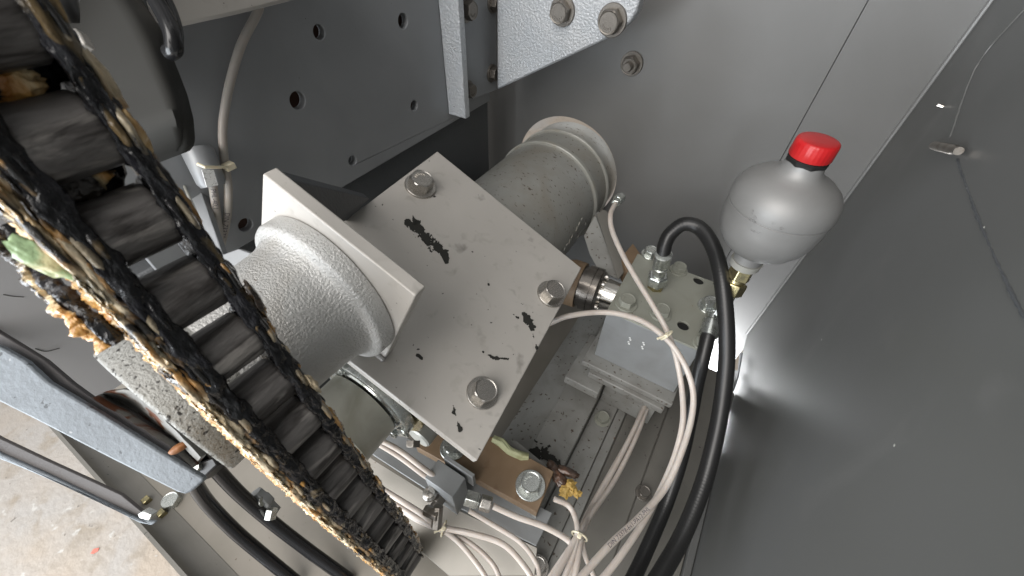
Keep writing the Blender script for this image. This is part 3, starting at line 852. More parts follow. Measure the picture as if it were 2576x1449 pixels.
# tube from the small fitting on the drum down across the valve block to the bottom
c1 = [P(1548, 512, .62), P(1536, 540, .60), P(1540, 580, .585), P(1566, 640, .565), P(1600, 700, .55), P(1640, 765, .535), P(1672, 820, .525), P(1692, 868, .52), P(1706, 920, .52), P(1716, 985, .515), P(1718, 1060, .50), P(1700, 1140, .49), P(1668, 1220, .475), P(1620, 1310, .45), P(1560, 1400, .42), P(1500, 1475, .40)]
t, ps = hose('nylon_tube', c1, .0037, 'milky nylon tube from the fitting beside the drum down over the valve block', 'plastic tube', M_NYLON, n=160, part='tube')
e = c1[0]; dd = (c1[0] - c1[1]).normalized()
MB().lathe(e - dd * .002, dd, [(0, .0055), (.001, .0068), (.008, .0068), (.009, .0055)], 6).build('hex_nut', M_ZINC, t, .0005)
MB().lathe(e + dd * .008, (dd + V((.35, 0, 0))).normalized(), [(0, .0060), (.001, .0085), (.014, .0085), (.015, .007)], 6, ph=.4).build('fitting', M_ZINC, t, .0005)
c2 = [P(1350, 830, .56), P(1395, 808, .535), P(1430, 795, .525), P(1500, 786, .53), P(1560, 790, .525), P(1620, 810, .52), P(1668, 845, .515), P(1700, 880, .51), P(1728, 930, .505), P(1744, 990, .50), P(1738, 1060, .49), P(1710, 1150, .475), P(1672, 1230, .46), P(1610, 1300, .435), P(1540, 1365, .41), P(1450, 1465, .38)]
t, ps = hose('nylon_tube', c2, .0037, 'milky nylon tube coming from under the mounting plate and bending down beside the other', 'plastic tube', M_NYLON, n=160, part='tube')
LL = [0]
for a, b in zip(ps, ps[1:]): LL.append(LL[-1] + (b - a).length)
# printing along the lower run
def s_at(path, px, py):
    best, bi = 1e9, 0
    for i, p in enumerate(path):
        c = M.transposed() @ p
        x_, y_ = 1288 + 1000 * c.x / c.y, 724.5 - 1000 * c.z / c.y
        dd_ = (x_ - px) ** 2 + (y_ - py) ** 2
        if dd_ < best: best, bi = dd_, i
    return bi
i0 = s_at(ps, 1540, 1385)
text_on_path('DIN 73378-6x1-PA12-PHL', .0062, ps, LL[i0], .0037, t, 'printing', flip=True)
# cable tie
def tie(path, i, r, label, tail=True, m=None):
    p = path[i]; d_ = (path[i + 1] - path[i - 1]).normalized()
    t_ = thing('cable_tie', p, label, 'cable tie', None)
    a, b, d = frame(d_)
    loop = [p + (a * math.cos(k / 20 * 2 * math.pi) + b * math.sin(k / 20 * 2 * math.pi)) * r for k in range(21)]
    MB().tube(loop, .0012, 8).build('strap', m or M_TIE, t_)
    vw = -(p.normalized())
    h = p + vw * r
    MB().box(h - V((.0024, .0024, .0020)), h + V((.0024, .0024, .0020))).build('lock_head', m or M_TIE, t_, .0006)
    if tail:
        q = M @ V((-.9, 0, -.35))
        MB().tube([h, h + q * .007, h + q * .013 + vw * .001], .0016, 8, lump=.0003, lscale=300).build('tail', m or M_TIE, t_)
    return t_
mid = spline([P(1650, 815, .515), P(1678, 845, .512), P(1700, 875, .51)], 10)
tie(mid, 5, .0085, 'cream cable tie binding two nylon tubes in front of the valve block')

# left pair of tubes by the perforated plate
def Q(px, py, off=.012): return X(px, py, x=XB + off)
c3 = [Q(655, -10), Q(648, 30), Q(608, 110), Q(583, 190), Q(568, 260), Q(560, 330), Q(565, 410, .016), Q(574, 470, .016), Q(572, 540), Q(560, 600), Q(545, 660)]
t, ps = hose('nylon_tube', c3, .0036, 'milky nylon tube hanging in a curve in front of the perforated plate', 'plastic tube', M_NYLOND, n=140, part='tube')
LL = [0]
for a, b in zip(ps, ps[1:]): LL.append(LL[-1] + (b - a).length)
text_on_path('DIN 73378', .0060, ps, LL[s_at(ps, 571, 530)], .0036, t, 'printing')
c4 = [Q(530, 430, .018), Q(533, 450, .016), Q(540, 500), Q(548, 560), Q(556, 610), Q(556, 660)]
t, ps4 = hose('nylon_tube', c4, .0036, 'short milky nylon tube coming out below the labelled clamp', 'plastic tube', M_NYLOND, n=80, part='tube')
LL = [0]
for a, b in zip(ps4, ps4[1:]): LL.append(LL[-1] + (b - a).length)
text_on_path('PHL-40.1', .0060, ps4, LL[s_at(ps4, 538, 470)], .0036, t, 'printing')
t = thing('hose_clamp', Q(525, 430), 'grey hose clamp with a white label and a tie around the hanging tube', 'hose clamp')
ca_ = Q(492, 368, .010); cb = Q(536, 468, .022)
MB().lathe(ca_, cb - ca_, [(0, .010), (.004, .0125), ((cb - ca_).length - .004, .0115), ((cb - ca_).length, .0095)], 40).build('sleeve', M_HOLEP, t)
ps_ = [Q(508, 428, .036), Q(538, 428, .036), Q(549, 466, .036), Q(520, 470, .036)]
MB().prism(ps_, V((-.0008, 0, 0))).build('label', M_WHITE, t)
MB().tube([Q(497, 412, .030), Q(515, 420, .035), Q(545, 421, .034), Q(575, 419, .026)], .0014, 8).build('strap', M_TIE, t)
q = Q(576, 418, .0235)
MB().box(q - V((.004, .0045, .003)), q + V((.004, .0045, .003))).build('lock_head', M_TIE, t, .0008)

# ================================================================== BROWN BLOCK + SMALL BLOCK
zbk = -.55
t = thing('brown_block', X(1250, 1200, z=zbk), 'rust brown steel block with two zinc bolts below the mounting plate corner', 'steel block')
pb = [X(1046, 1124, z=zbk), X(1068, 1092, z=zbk), X(1240, 1098, z=zbk), X(1394, 1186, z=zbk), X(1351, 1290, z=zbk)]
MB().prism(pb, (0, 0, -.018)).build('block', M_BROWN, t, .001)
bolt(t, X(1334, 1222, z=zbk), (0, 0, 1), .0145, 'zinc', .2, washer=True, ws=1.05)
bolt(t, X(1139, 1128, z=zbk), (0, 0, 1), .0130, 'zinc', .2, washer=True, ws=1.05)
MB().prism([X(1351, 1291, z=zbk - .018), X(1394, 1187, z=zbk - .018), X(1300, 1110, z=zbk - .018), X(1120, 1080, z=zbk - .018)], (0, 0, -.10)).build('pedestal', M_RAIL, t)
t = thing('sealant_strip', X(1270, 1125, z=zbk), 'torn pale green sealant strip along the back edge of the brown block', 'sealant strip')
MB().tube([X(1240, 1104, z=zbk + .002), X(1262, 1113, z=zbk + .002), X(1280, 1134, z=zbk + .002), X(1312, 1146, z=zbk + .002), X(1330, 1148, z=zbk + .002)], .0050, 20, lump=.0030, lscale=230).build('strip', M_GREENP, t)
t = thing('grease_crust', X(1370, 1160, z=zbk - .01), 'black brown crust of old grease behind the brown block corner', 'grease crust')
ragged([(1338, 1134, 14), (1362, 1146, 22), (1392, 1160, 20), (1404, 1172, 12)], .30, 31, 'soot_patch', 1.3, t, V((0, 0, 1)), V((0, 0, zr + .0006)), M_DIRT)
ragged([(1345, 1110, 12), (1372, 1118, 14), (1385, 1124, 8)], .95, 32, 'soot_patch', 1.3, t, V((0, 0, 1)), V((0, 0, zr + .0006)), M_DIRT)
mb = MB()
for i, (px, py, ax1, ax2) in enumerate(((1428, 1187, (.017, .003), .0055), (1408, 1204, (.012, -.004), .0075), (1392, 1178, (.010, -.005), .006))):
    c = X(px, py, z=zbk - .010)
    mb.blob(c, (V((ax1[0], ax1[1], 0)), V((-ax1[1] * .5, ax2, 0)), V((0, 0, ax2 * .7))), .28, 60, i, 4)
mb.build('crust', M_CRUST, t, smooth=80)
t = thing('foam_lump', X(1430, 1230, z=zbk - .02), 'ragged yellow foam lump beside the black crust', 'foam lump')
mb = MB()
for i, (px, py, r) in enumerate(((1420, 1238, .007), (1432, 1222, .008), (1440, 1232, .007), (1452, 1242, .005), (1428, 1232, .007))):
    mb.blob(X(px, py, z=zbk - .01), (V((r, 0, 0)), V((0, r, 0)), V((0, 0, r * .6))), .7, 60, i + 20)
mb.build('lump', M_YEL, t, smooth=50)

# small grey distributor block, aligned to the cabinet
zc = -.515
c0, c1_, c2_, c3_ = [X(a, b, z=zc) for a, b in ((1098, 1158), (1174, 1199), (1139, 1249), (1068, 1205))]
t = thing('distributor_block', (c0 + c2_) / 2 + V((0, 0, -.04)), 'grey cube shaped grease distributor block left of the brown block', 'distributor block')
xs = [c0.x, c1_.x, c2_.x, c3_.x]; ys = [c0.y, c1_.y, c2_.y, c3_.y]
x_a, x_b = (c0.x + c3_.x) / 2, (c1_.x + c2_.x) / 2
y_a, y_b = (c2_.y + c3_.y) / 2, (c0.y + c1_.y) / 2
MB().box((x_a, y_a, zc - .074), (x_b, y_b, zc)).build('block', M_BLOCKF, t, .0008)
MB().box((x_a + .006, y_b + .004, zc - .03), (x_b + .008, y_b + .009, zc + .003)).build('rear_clip', M_BLOCKF, t, .0005)
nf = X(1107, 1250, y=y_a)
bolt(t, nf, (0, -1, 0), .0098, 'dirty', .3, washer=False)
MB().lathe(nf + V((0, -.006, 0)), (0, -1, 0), [(0, .0048), (.012, .0048)], 20).build('stud', M_STEELD, t)
bolt(t, nf + V((0, -.018, 0)), (0, -1, 0), .0080, 'dirty', .1, washer=False, name='nut')
a = X(1085, 1285, d=.43)
MB().lathe(a + V((.010, 0, 0)), (-1, -.1, -.25), [(0, .0062), (.018, .0062)], 6).build('cross_fitting', M_STEELD, t, .0008)
a = X(1100, 1300, d=.43)
MB().lathe(a, M @ V((-.1, 0, -1)), [(-.012, .0058), (.012, .0062)], 6).build('cross_fitting', M_STEELD, t, .0008)
# right side fitting
a = X(1183, 1255, d=.475); b = X(1238, 1272, d=.475); dd = (b - a).normalized()
MB().lathe(a - dd * .006, dd, [(0, .0095), (.014, .0095), (.015, .0085), (.017, .0085)], 4, ph=.4).build('elbow', M_ZINC, t, .0008)
MB().lathe(a + dd * .012, dd, [(0, .0080), (.001, .0092), (.013, .0092), (.014, .0078)], 6, ph=.3).build('hex_nut', M_STEEL, t, .0006)
mbw = MB().lathe(X(1082, 1244, z=zc - .03), (0, 0, 1), [(0, .009), (.004, .009), (.006, .007), (.009, .007), (.010, .004)], 30)
mbw.build('cap_nut', M_STEEL, t)
# plate under the distributor
t = thing('bracket_plate', X(1150, 1300, z=-.60), 'light grey folded bracket plate under the small nylon tubes', 'bracket plate')
zq = -.595
MB().prism([X(870, 1080, z=zq), X(960, 1060, z=zq), X(1120, 1160, z=zq), X(1390, 1290, z=zq), X(1349, 1373, z=zq), X(1110, 1255, z=zq), X(940, 1145, z=zq)], (0, 0, -.004)).build('plate', M_BLOCKF, t, .0008)
MB().prism([X(930, 1150, z=zq - .006), X(1110, 1262, z=zq - .006), X(1352, 1378, z=zq - .006), X(1345, 1449, z=zq - .03), X(1130, 1449, z=zq - .03), X(1040, 1370, z=zq - .03), X(900, 1200, z=zq - .03)], (0, 0, -.004)).build('lower_plate', M_TRAY, t, .0008)

# fine nylon tubes between the blocks: bunches
fr = 'small nylon tubes around the distributor block'
small = [
 ([P(930, 1095, .49), P(1000, 1130, .49), P(1075, 1185, .49), P(1130, 1220, .50)], 'milky nylon tube running from the olive drum to behind the distributor block', .0034),
 ([P(935, 1107, .495), P(1005, 1150, .495), P(1072, 1200, .495), P(1125, 1235, .50)], 'lower twin of the nylon tube pair between olive drum and distributor block', .0030),
 ([P(895, 1190, .53), P(985, 1245, .50), P(1050, 1285, .495), P(1112, 1325, .49), P(1190, 1343, .485), P(1270, 1372, .48), P(1330, 1440, .47), P(1340, 1480, .46)], 'upper nylon tube leaving the knot below the distributor block', .0036),
 ([P(890, 1203, .53), P(980, 1258, .51), P(1045, 1300, .50), P(1108, 1330, .495), P(1160, 1370, .49), P(1215, 1440, .48), P(1230, 1480, .47)], 'lowest nylon tube leaving the knot and dropping out of the picture', .0032),
 ([P(900, 1213, .53), P(990, 1268, .515), P(1050, 1308, .505), P(1112, 1334, .50), P(1180, 1365, .495), P(1240, 1420, .485), P(1265, 1480, .47)], 'middle nylon tube leaving the knot below the distributor block', .0032),
 ([P(1240, 1273, .475), P(1300, 1300, .475), P(1370, 1325, .475), P(1430, 1360, .475), P(1440, 1390, .47)], 'nylon tube from the hex fitting of the distributor block towards the tied bundle', .0036),
 ([P(1180, 1285, .485), P(1240, 1320, .485), P(1310, 1365, .48), P(1350, 1420, .475), P(1360, 1480, .47)], 'nylon tube passing over the round bolt near the bottom edge', .0030),
 ([P(1394, 1255, .50), P(1430, 1272, .50), P(1448, 1305, .49), P(1452, 1345, .475), P(1440, 1400, .46), P(1410, 1480, .44)], 'nylon tube curving down from the brown block corner into the tied bundle', .0034),
 ([P(1640, 985, .71), P(1605, 1060, .66), P(1560, 1150, .61), P(1500, 1260, .55), P(1462, 1330, .485), P(1430, 1390, .46), P(1380, 1480, .43)], 'nylon tube from the block seat down the left of the tied bundle', .0038),
 ([P(1640, 995, .71), P(1600, 1100, .64), P(1545, 1210, .58), P(1490, 1290, .52), P(1464, 1345, .482), P(1455, 1400, .46), P(1440, 1480, .44)], 'nylon tube in the middle of the tied bundle', .0036),
 ([P(1635, 985, .71), P(1590, 1090, .65), P(1535, 1190, .59), P(1480, 1290, .53), P(1456, 1345, .48), P(1400, 1430, .455), P(1360, 1490, .44)], 'leftmost nylon tube of the tied bundle', .0036),
 ([P(1500, 1270, .54), P(1466, 1335, .487), P(1470, 1390, .47), P(1490, 1440, .455), P(1510, 1490, .44)], 'nylon tube leaving the tied bundle to the right', .0030),
 ([P(1470, 1320, .50), P(1460, 1345, .479), P(1442, 1400, .462), P(1425, 1490, .44)], 'greyish nylon tube at the core of the tied bundle', .0036),
]
for c, l, r in small: ny(c, l, r, n=70, group=fr)
pth = spline([P(1470, 1325, .485), P(1459, 1345, .480), P(1450, 1375, .47)], 8)
tie(pth, 4, .0095, 'cream cable tie around the nylon tube bundle near the bottom edge', tail=False)
pth = spline([P(1085, 1320, .495), P(1112, 1328, .49), P(1150, 1340, .49)], 8)
tie(pth, 4, .0085, 'yellowed cable tie knot at the corner of the distributor block')

# ================================================================== LEFT PANEL, ARMS, GUARD
t = thing('left_panel', (-.5, -.2, -.3), 'light grey sheet metal panel behind the chain at the left edge', 'metal panel')
zp = -.416
MB().box((-.504, -.050, zp), (-.5, .045, -.05)).build('panel', M_PANEL, t)
MB().box((-.503, .047, zp - .05), (-.499, .4, -.15)).build('panel', M_PANEL, t)
def scratch(pa, pb, pc_):
    MB().tube(spline([X(*pa, x=-.4998), X(*pb, x=-.4998), X(*pc_, x=-.4998)], 12), .0005, 6).build('scratch', M_SIDE, t)
scratch((8, 741), (30, 745), (60, 747)); scratch((88, 877), (115, 884), (150, 876))
# bright ridge piece under the guard
t = thing('guide_plate', P(440, 450, .36), 'light grey plate with a raised edge behind the chain below the guard', 'guide plate')
MB().prism([P(385, 405, .38), P(462, 375, .38), P(500, 470, .38), P(560, 640, .36), P(600, 625, .36), P(640, 640, .36), P(590, 700, .36), P(500, 640, .37)], M @ V((0, .008, 0))).build('plate', M_HOLEP, t, .001)
MB().tube([P(425, 385, .374), P(460, 460, .366), P(505, 560, .358)], .0012, 8).build('raised_edge', M_RING, t)

def beam(name, label, cat, face, web, m1, m2, th=.007):
    t_ = thing(name, face[0], label, cat, None)
    MB().prism(face, -NA * th).build('face', m1, t_, .0015)
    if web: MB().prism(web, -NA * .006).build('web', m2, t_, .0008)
    return t_
NA = V((.40, -.40, .82)).normalized()
LP = X(510, 1205, d=.34)
def L(px, py, off=0.): return on(px, py, NA, LP - NA * off)
face = [L(-60, 850), L(0, 873), L(60, 907), L(117, 960), L(250, 1040), L(400, 1135), L(512, 1203), L(508, 1212), L(480, 1236), L(464, 1244), L(445, 1238), L(270, 1150), L(90, 1057), L(0, 1012), L(-60, 985)]
web = [L(-60, 800, .012), L(0, 838, .012), L(110, 905, .012), L(180, 965, .012), L(240, 1008, .012), L(330, 1040, .012), L(420, 1100, .012), L(480, 1180, .012), L(300, 1110, .012), L(0, 930, .012), L(-60, 890, .012)]
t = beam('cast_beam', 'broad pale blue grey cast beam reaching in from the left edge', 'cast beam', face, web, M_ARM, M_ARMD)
# hub at the end of the arm
cA = spline([L(232, 1000, -.001), L(330, 1062, -.001), L(420, 1118, -.001), L(486, 1176, -.001)], 24)
cB = spline([P(268, 984, .345), P(335, 984, .335), P(400, 1040, .325), P(452, 1094, .318), P(505, 1150, .315)], 24)
NS = 12; vs = []
for i in range(25):
    for j in range(NS + 1):
        f_ = j / NS
        p = cA[i].lerp(cB[i], f_)
        p = p * (1 + .11 * math.sin(math.pi * min(1, f_ * 1.15)) * (1 - .3 * i / 24.))
        vs.append(p + M @ V((0, .0016 * noise.noise(p * 70), 0)))
o_ = len(vs); th_ = M @ V((0, .006, 0))
fs = [[i * (NS + 1) + j, i * (NS + 1) + j + 1, (i + 1) * (NS + 1) + j + 1, (i + 1) * (NS + 1) + j] for i in range(24) for j in range(NS)]
ed_ = [(j, j + 1) for j in range(NS)] + [(24 * (NS + 1) + j + 1, 24 * (NS + 1) + j) for j in range(NS)] + [((i + 1) * (NS + 1), i * (NS + 1)) for i in range(24)] + [(i * (NS + 1) + NS, (i + 1) * (NS + 1) + NS) for i in range(24)]
MB().add(vs + [v + th_ for v in vs], fs + [[q + o_ for q in reversed(f)] for f in fs] + [[q, p, p + o_, q + o_] for p, q in ed_]).build('hub', M_HUB, t, smooth=70)
MB().blob(P(450, 1127, .333), (M @ V((.0078, -.001, .005)), M @ V((0, .006, 0)), M @ V((-.0018, 0, .0030))), .1, 50, 3).build('rusty_dimple', M_DIMPLE, t)
LP2 = X(380, 1315, d=.50)
def L2(px, py, off=0.): return on(px, py, NA, LP2 - NA * off)
face = [L2(-60, 1105), L2(0, 1142), L2(120, 1195), L2(250, 1258), L2(345, 1306), L2(392, 1313), L2(380, 1322), L2(350, 1316), L2(200, 1240), L2(60, 1180), L2(0, 1156), L2(-60, 1130)]
web = [L2(-60, 1070, .004), L2(0, 1103, .004), L2(120, 1160, .004), L2(230, 1210, .004), L2(305, 1245, .004), L2(360, 1290, .004), L2(350, 1306, .004), L2(240, 1260, .004), L2(0, 1150, .004)]
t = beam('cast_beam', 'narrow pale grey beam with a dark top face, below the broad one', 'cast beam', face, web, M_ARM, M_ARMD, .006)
q = P(365, 1300, .492)
MB().prism([P(345, 1294, .492), P(358, 1286, .492), P(382, 1296, .492), P(374, 1310, .492), P(350, 1304, .492)], M @ V((0, .01, 0))).build('end_tab', M_ZINC, t, .001)

t = thing('pipe_connector', P(665, 1260, .52), 'pale grey pipe connector with two stubs half hidden by the lower chain', 'pipe connector')
MB().lathe(P(640, 1240, .525), P(700, 1300, .54) - P(640, 1240, .525), [(0, .010), (.010, .0105), (.012, .012), (.024, .012), (.026, .010), (.040, .010)], 6, ph=.3).build('body', M_BLOCKF, t, .001)
MB().lathe(P(660, 1262, .52), M @ V((-.75, 0, -.25)), [(0, .0055), (.016, .0055)], 20).build('stub', M_ZINC, t)
MB().lathe(P(685, 1280, .52), M @ V((-.1, -.2, -.9)), [(0, .0075), (.012, .0075)], 6).build('hex_nut', M_ZINC, t, .0006)
# two black cables on the cabinet floor
cab = 'black cables on the cabinet floor'
for cps, lab in (([P(440, 1120, .40), P(478, 1195, .45), P(520, 1262, .49), P(590, 1335, .52), P(660, 1395, .54), P(745, 1465, .55)], 'lower of two glossy black cables curving over the cabinet floor'),
                 ([P(470, 1100, .40), P(530, 1165, .46), P(600, 1240, .50), P(680, 1310, .53), P(770, 1380, .55), P(880, 1460, .56)], 'upper of two glossy black cables, nearer the chain')):
    pts = spline(cps, 120)
    o = MB().tube(pts, .0082, 20).build('cable', M_SLEEVE, loc=pts[60], smooth=60)
    tag(o, lab, 'cable', cab)
t = thing('cable_clamp', P(500, 1180, .44), 'black clamp block with a round headed bolt holding the two cables', 'cable clamp')
MB().prism([P(468, 1178, .425), P(535, 1150, .425), P(548, 1170, .425), P(500, 1215, .425)], M @ V((.0, .02, -.004))).build('body', M_RUBBER, t, .002)
bolt(t, P(496, 1177, .424), M @ V((.0, -1, .4)), .0060, 'zinc', 0, washer=False)

# upper left guard: curved sheet
t = thing('curved_guard', P(350, 200, .28), 'dark grey curved sheet guard with rounded corner behind the top of the chain', 'guard')
KR = [(-70, 300), (0, 348), (50, 381), (110, 410), (143, 421), (175, 434), (230, 455), (290, 470), (345, 475), (362, 470), (372, 462)]
def interp(K, v):
    for (a_, b_), (c_, d_) in zip(K, K[1:]):
        if v <= c_: return b_ + (d_ - b_) * (v - a_) / (c_ - a_)
    return K[-1][1]
rows = []; NJ = 12; NI = 40
for k in range(NI):
    yy = -70 + (372 + 70) * k / (NI - 1.)
    xr = interp(KR, yy)
    xl = 60 + .70 * (yy + 70)
    bend = max(0, (yy - 250) / 122.)
    row = []
    for j in range(NJ):
        u_ = j / (NJ - 1.)
        px = xl + (xr - xl) * u_
        py = yy + (xr - px) * .38 * min(1, max(0, (yy + 70) / 300.))
        row.append(P(px, py, .270 + .020 * bend * bend + .012 * max(0, (u_ - .8) / .2) ** 2))
    rows.append(row)
mb = MB(); vs = [p for r in rows for p in r]; off = M @ V((0, .006, 0))
nn_ = len(vs)
fs = [[i * NJ + j, i * NJ + j + 1, (i + 1) * NJ + j + 1, (i + 1) * NJ + j] for i in range(NI - 1) for j in range(NJ - 1)]
bd = [(j, j + 1) for j in range(NJ - 1)] + [((NI - 1) * NJ + j + 1, (NI - 1) * NJ + j) for j in range(NJ - 1)] + [((i + 1) * NJ, i * NJ) for i in range(NI - 1)] + [(i * NJ + NJ - 1, (i + 1) * NJ + NJ - 1) for i in range(NI - 1)]
mb.add(vs + [v + off for v in vs], fs + [[i + nn_ for i in reversed(f)] for f in fs] + [[b, a, a + nn_, b + nn_] for a, b in bd])
mb.build('sheet', M_GUARD, t, smooth=60)
t = thing('black_cable_loop', P(420, 60, .26), 'glossy black cable bundle bending behind the curved guard at the top', 'cable')
MB().tube(spline([P(350, -60, .262), P(385, -10, .262), P(412, 35, .262), P(432, 80, .262), P(438, 120, .264), P(428, 132, .268)], 40), .0052, 16).build('cable', M_SLEEVE, t)
MB().tube(spline([P(375, -60, .268), P(415, -10, .268), P(438, 40, .268), P(448, 85, .268), P(447, 118, .27), P(440, 134, .274)], 40), .0030, 16).build('cable', M_SLEEVE, t)
t = thing('black_rubber_stop', P(165, 50, .22), 'black rubber stop between the chain and the curved guard at the top edge', 'rubber stop')
MB().tube(spline([P(125, -60, .205), P(145, -10, .205), P(163, 30, .205), P(173, 55, .207)], 20), lambda s: .0085 * (1 - .5 * s * s), 20).build('stop', M_RUBBER, t)
MB().prism([P(150, 80, .215), P(187, 68, .215), P(200, 82, .215), P(214, 108, .215), P(190, 124, .215), P(170, 112, .215)], M @ V((0, .006, 0))).build('tab', M_PLATE, t, .001)
t = thing('top_beam', P(600, 20, .40), 'pale grey steel beam crossing the top left above the perforated plate', 'steel beam')
MB().prism([Q(400, -60, .035), Q(432, 68, .035), Q(446, 72, .035), Q(600, 38, .035), Q(775, -6, .035), Q(820, -120, .035)], V((-.03, 0, 0))).build('beam', M_PLATE, t, .004)

# ================================================================== ROLLER CHAIN
W_R = .0246          # roller length
RR = .0137           # roller radius
PITCH = .0345
run = [(-.206, .036, .05), (-.210, .035, .0), (-.209, .034, -.035), (-.206, .0325, -.068), (-.199, .031, -.104), (-.191, .029, -.14), (-.183, .027, -.175), (-.176, .0255, -.205), (-.170, .0245, -.235), (-.165, .0235, -.27),
       (-.160, .0225, -.31), (-.156, .022, -.35), (-.152, .0217, -.39), (-.149, .0215, -.43), (-.148, .0213, -.48), (-.148, .0212, -.53), (-.149, .021, -.575), (-.156, .021, -.605), (-.178, .021, -.63), (-.21, .021, -.645)]
fine = spline(run, 900)
C = []
k0 = min(range(len(fine)), key=lambda i: (fine[i] - V(run[3])).length)
C = [fine[k0]]
k = k0
while k > 0:
    if (fine[k] - C[0]).length >= PITCH: C.insert(0, fine[k])
    k -= 1
k = k0
while k < len(fine):
    if (fine[k] - C[-1]).length >= PITCH: C.append(fine[k])
    k += 1
a0 = V((0, 1, 0))
TH = []
for i in range(len(C)):
    tg = (C[min(i + 1, len(C) - 1)] - C[max(i - 1, 0)]).normalized()
    a = (a0 - tg * a0.dot(tg)).normalized()
    n = a.cross(tg).normalized()
    if n.dot(C[i]) > 0: n = -n
    TH.append((tg, a, n))
t = thing('roller_chain', C[6], 'heavy roller chain caked with black and orange grease running diagonally across the left', 'chain')
hw = W_R / 2
def stadium(p, q, n, a, h, th, lump=.0009, seed=0., waist=.84):
    d = (q - p); Ln = d.length; d.normalize()
    out = []
    for k in range(17):
        an = math.pi / 2 + math.pi * k / 16
        out.append((0, math.cos(an), math.sin(an)))
    for k in range(1, 12):
        out.append((k / 12., 0, -(1 - (1 - waist) * math.sin(math.pi * k / 12))))
    for k in range(17):
        an = -math.pi / 2 + math.pi * k / 16
        out.append((1, math.cos(an), math.sin(an)))
    for k in range(1, 12):
        out.append((1 - k / 12., 0, (1 - (1 - waist) * math.sin(math.pi * k / 12))))
    # rings: (offset along pin axis, inset)
    R_ = [(0, .45), (0, .18), (.04, .05), (.2, 0), (.5, -.02), (.8, 0), (.96, .05), (1, .18), (1, .45)]
    vs = []; m_ = len(out)
    for (o_, ins) in R_:
        for (f, cx, cy) in out:
            s_ = 1 - ins
            v = p + d * (Ln * f) + d * cx * h * s_ + n * cy * h * s_ + a * th * o_
            vv = V((v.x * 130, v.y * 130, v.z * 60))
            nz = noise.fractal(vv + V((seed, 0, 0)), .8, 2.2, 3)
            nz2 = noise.fractal(vv + V((0, seed + 5, 0)), .8, 2.2, 3)
            v += (d * cx + n * cy) * nz * lump + a * nz2 * lump * .6
            vs.append(v)
    fs = [[i * m_ + k, i * m_ + (k + 1) % m_, (i + 1) * m_ + (k + 1) % m_, (i + 1) * m_ + k] for i in range(len(R_) - 1) for k in range(m_)]
    fs += [list(range(m_ - 1, -1, -1)), [(len(R_) - 1) * m_ + k for k in range(m_)]]
    return MB().add(vs, fs)
TP = .0028
HP = .0152
for i, c in enumerate(C):
    tg, a, n = TH[i]
    def bar(t_, th, i=i): return 1 + .010 * noise.noise(V((t_ * 150 + i * 7, math.cos(th) * 2, math.sin(th) * 2)))
    mb = MB().lathe(c - a * hw * .985, a, [(0, RR * .6), (0, RR * .93), (.0012, RR)] + [(W_R * .985 * k / 8, RR) for k in range(1, 8)] + [(W_R * .985 - .0012, RR), (W_R * .985, RR * .93), (W_R * .985, RR * .6)], 48, rfun=bar)
    mb.build('roller', M_ROLL, t, smooth=50)
    MB().lathe(c - a * (hw + .0125), a, [(0, .0040), (.0006, .0046), (W_R + .0225, .0046), (W_R + .0231, .0040)], 20).build('pin', M_LINKT, t)
for i in range(len(C) - 1):
    p, q = C[i], C[i + 1]
    a = (TH[i][1] + TH[i + 1][1]).normalized(); n = (TH[i][2] + TH[i + 1][2]).normalized()
    inner = i % 2 == 0
    o1 = hw + (.0002 if inner else .0033)
    mt = M_LINKB if inner else M_LINKT
    lp = .0008 if inner else .0013
    stadium(p + a * o1, q + a * o1, n, a, HP, TP, lp, i).build('link_plate', mt, t, smooth=60)
    stadium(p - a * (o1 + TP), q - a * (o1 + TP), n, a, HP, TP, lp, i + 30).build('link_plate', mt, t, smooth=60)
    o2 = hw + (.0068 if inner else .0098)
    stadium(p - a * (o2 + TP), q - a * (o2 + TP), n, a, HP * .93, TP, .0016, i + 60).build('link_plate', M_LINKC, t, smooth=60)

# grease: lumpy ropes along the links
def path(side, up_, i0=0, i1=None, n=240):
    i1 = len(C) - 1 if i1 is None else i1
    pts = [C[i] + TH[i][1] * side + TH[i][2] * up_ for i in range(i0, i1 + 1)]
    return spline(pts, n)
def band(side, up_, ra, rn, la, ln, ls, m, seed=0., n=620, seg=22, name='grease', i0=0, i1=None, gap=0.):
    '''lumpy flattened band along the links: ra / rn = half width along the pins / across, la / ln = lump heights'''
    pth = path(side, up_, i0, i1, n)
    mb = MB(); vs = []
    for i in range(n + 1):
        p = pth[i]; t_ = (pth[min(i + 1, n)] - pth[max(i - 1, 0)]).normalized()
        a_ = (a0 - t_ * a0.dot(t_)).normalized(); n_ = a_.cross(t_)
        if n_.dot(p) > 0: n_ = -n_
        s_ = 0.0008 * i * (620. / n)
        w = 1 + .35 * noise.noise(V((p.z * 70, seed, 1)))
        for k in range(seg):
            th = 2 * math.pi * k / seg
            ca_, sa_ = math.cos(th), math.sin(th)
            q = V((p.z * ls * .45 + seed * 7, ca_ * ra * ls * .9, sa_ * rn * ls * .9 + seed))
            f = noise.fractal(q, .7, 2.1, 4)
            f2 = noise.fractal(q + V((9, 4, 2)), .7, 2.1, 4)
            vs.append(p + a_ * (ca_ * ra * w + f * la * (.4 + abs(ca_))) + n_ * (sa_ * rn * w + f2 * ln * (.4 + abs(sa_))))
    fs = [[i * seg + k, i * seg + (k + 1) % seg, (i + 1) * seg + (k + 1) % seg, (i + 1) * seg + k] for i in range(n) for k in range(seg)]
    return mb.add(vs, fs).build(name, m, t, smooth=80)
band(hw + .0022, .0125, .0038, .0018, .0011, .0011, 210, M_GBLACK, 1)
band(hw + .0064, .0085, .0017, .0016, .0007, .0010, 300, M_GBRN, 2)
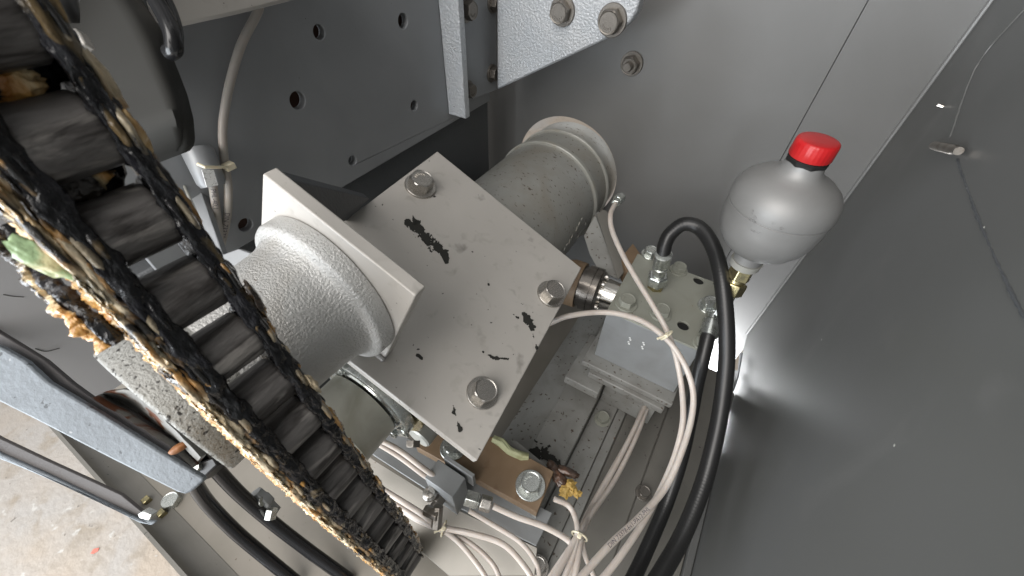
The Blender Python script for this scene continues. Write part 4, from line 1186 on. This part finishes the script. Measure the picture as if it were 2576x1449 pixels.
band(-hw - .0026, .0125, .0042, .0019, .0011, .0011, 210, M_GBLACK, 3)
band(-hw - .0068, .0112, .0018, .0018, .0008, .0011, 300, M_GBRN, 4)
band(-hw - .0100, .0100, .0014, .0022, .0007, .0016, 420, M_GCREAM, 5)
band(-hw - .0120, .0050, .0007, .0070, .0011, .0034, 620, M_GCREAM, 6)
band(-hw - .0128, -.0020, .0007, .0080, .0012, .0036, 620, M_GORNG, 7)
# black blobs standing in for the shade in the first gaps, amber pats on the outer plates at the right
for i in range(len(C) - 1):
    mdp = (C[i] + C[i + 1]) / 2
    if mdp.z > -.092:
        MB().blob(mdp + V((-.0085, 0, 0)), (V((.0065, 0, 0)), V((0, hw * 1.05, 0)), V((0, 0, .0125))), .15, 50, i, 3).build('gap_shade_blob', M_GBLACK, t, smooth=80)
for i in range(1, len(C) - 2):
    rnd = random.Random(i * 5)
    for k_ in range(2):
        c = C[i].lerp(C[i + 1], rnd.random()) + V((.0085 + rnd.uniform(-.003, .004), hw + .0066 + rnd.uniform(0, .002), 0))
        if rnd.random() < .75:
            MB().blob(c, (V((.0028, 0, 0)), V((0, .0022, 0)), V((0, 0, rnd.uniform(.006, .011)))), .45, 50, i + k_ * 9, 3).build('grease_pat', rnd.choice([M_AMBER, M_LINKC, M_AMBER]), t, smooth=80)
# greenish patch
c = P(118, 655, .140)
MB().blob(c, (V((0, .002, -.011)), V((.002, .004, 0)), V((.0015, 0, 0))), .35, 50, 2).build('green_grease', M_GGREEN, t, smooth=70)
# yellow greased clumps in the gaps of the near links
for i in range(len(C) - 1):
    mdp = (C[i] + C[i + 1]) / 2
    if mdp.z > -.092:
        MB().blob(mdp + V((-.0005, -.001 - .003 * (i % 2), .001)), (V((.0030, 0, 0)), V((0, .0085, 0)), V((0, 0, .0052))), .45, 50, i * 3 + 1, 4).build('grease_clump', M_GORNG, t, smooth=70)
# outer orange fringe seen beyond the near links
fr = [P(-20, 588, .155), P(40, 645, .156), P(90, 712, .157), P(150, 775, .158), P(215, 828, .160), P(270, 876, .164)]
MB().tube(spline(fr, 160), lambda s: .0026 * (1 + .5 * noise.noise(V((s * 25, 3, 0)))), 14, lump=.0026, lscale=260, seed=11, zs=.4).build('grease_fringe', M_GORNG, t, smooth=70)
MB().tube(spline([p + M @ V((.0035, .001, .002)) for p in fr], 160), .0030, 14, lump=.0014, lscale=200, seed=12, zs=.4).build('grease_fringe', M_GBLACK, t, smooth=70)

# ================================================================== lift everything to floor level
for o in list(scene.objects):
    if '_w' in o.keys(): del o['_w']
    if o.parent is None and o.type in {'MESH', 'EMPTY'}:
        o.location = V(o.location) + V((0, 0, H))
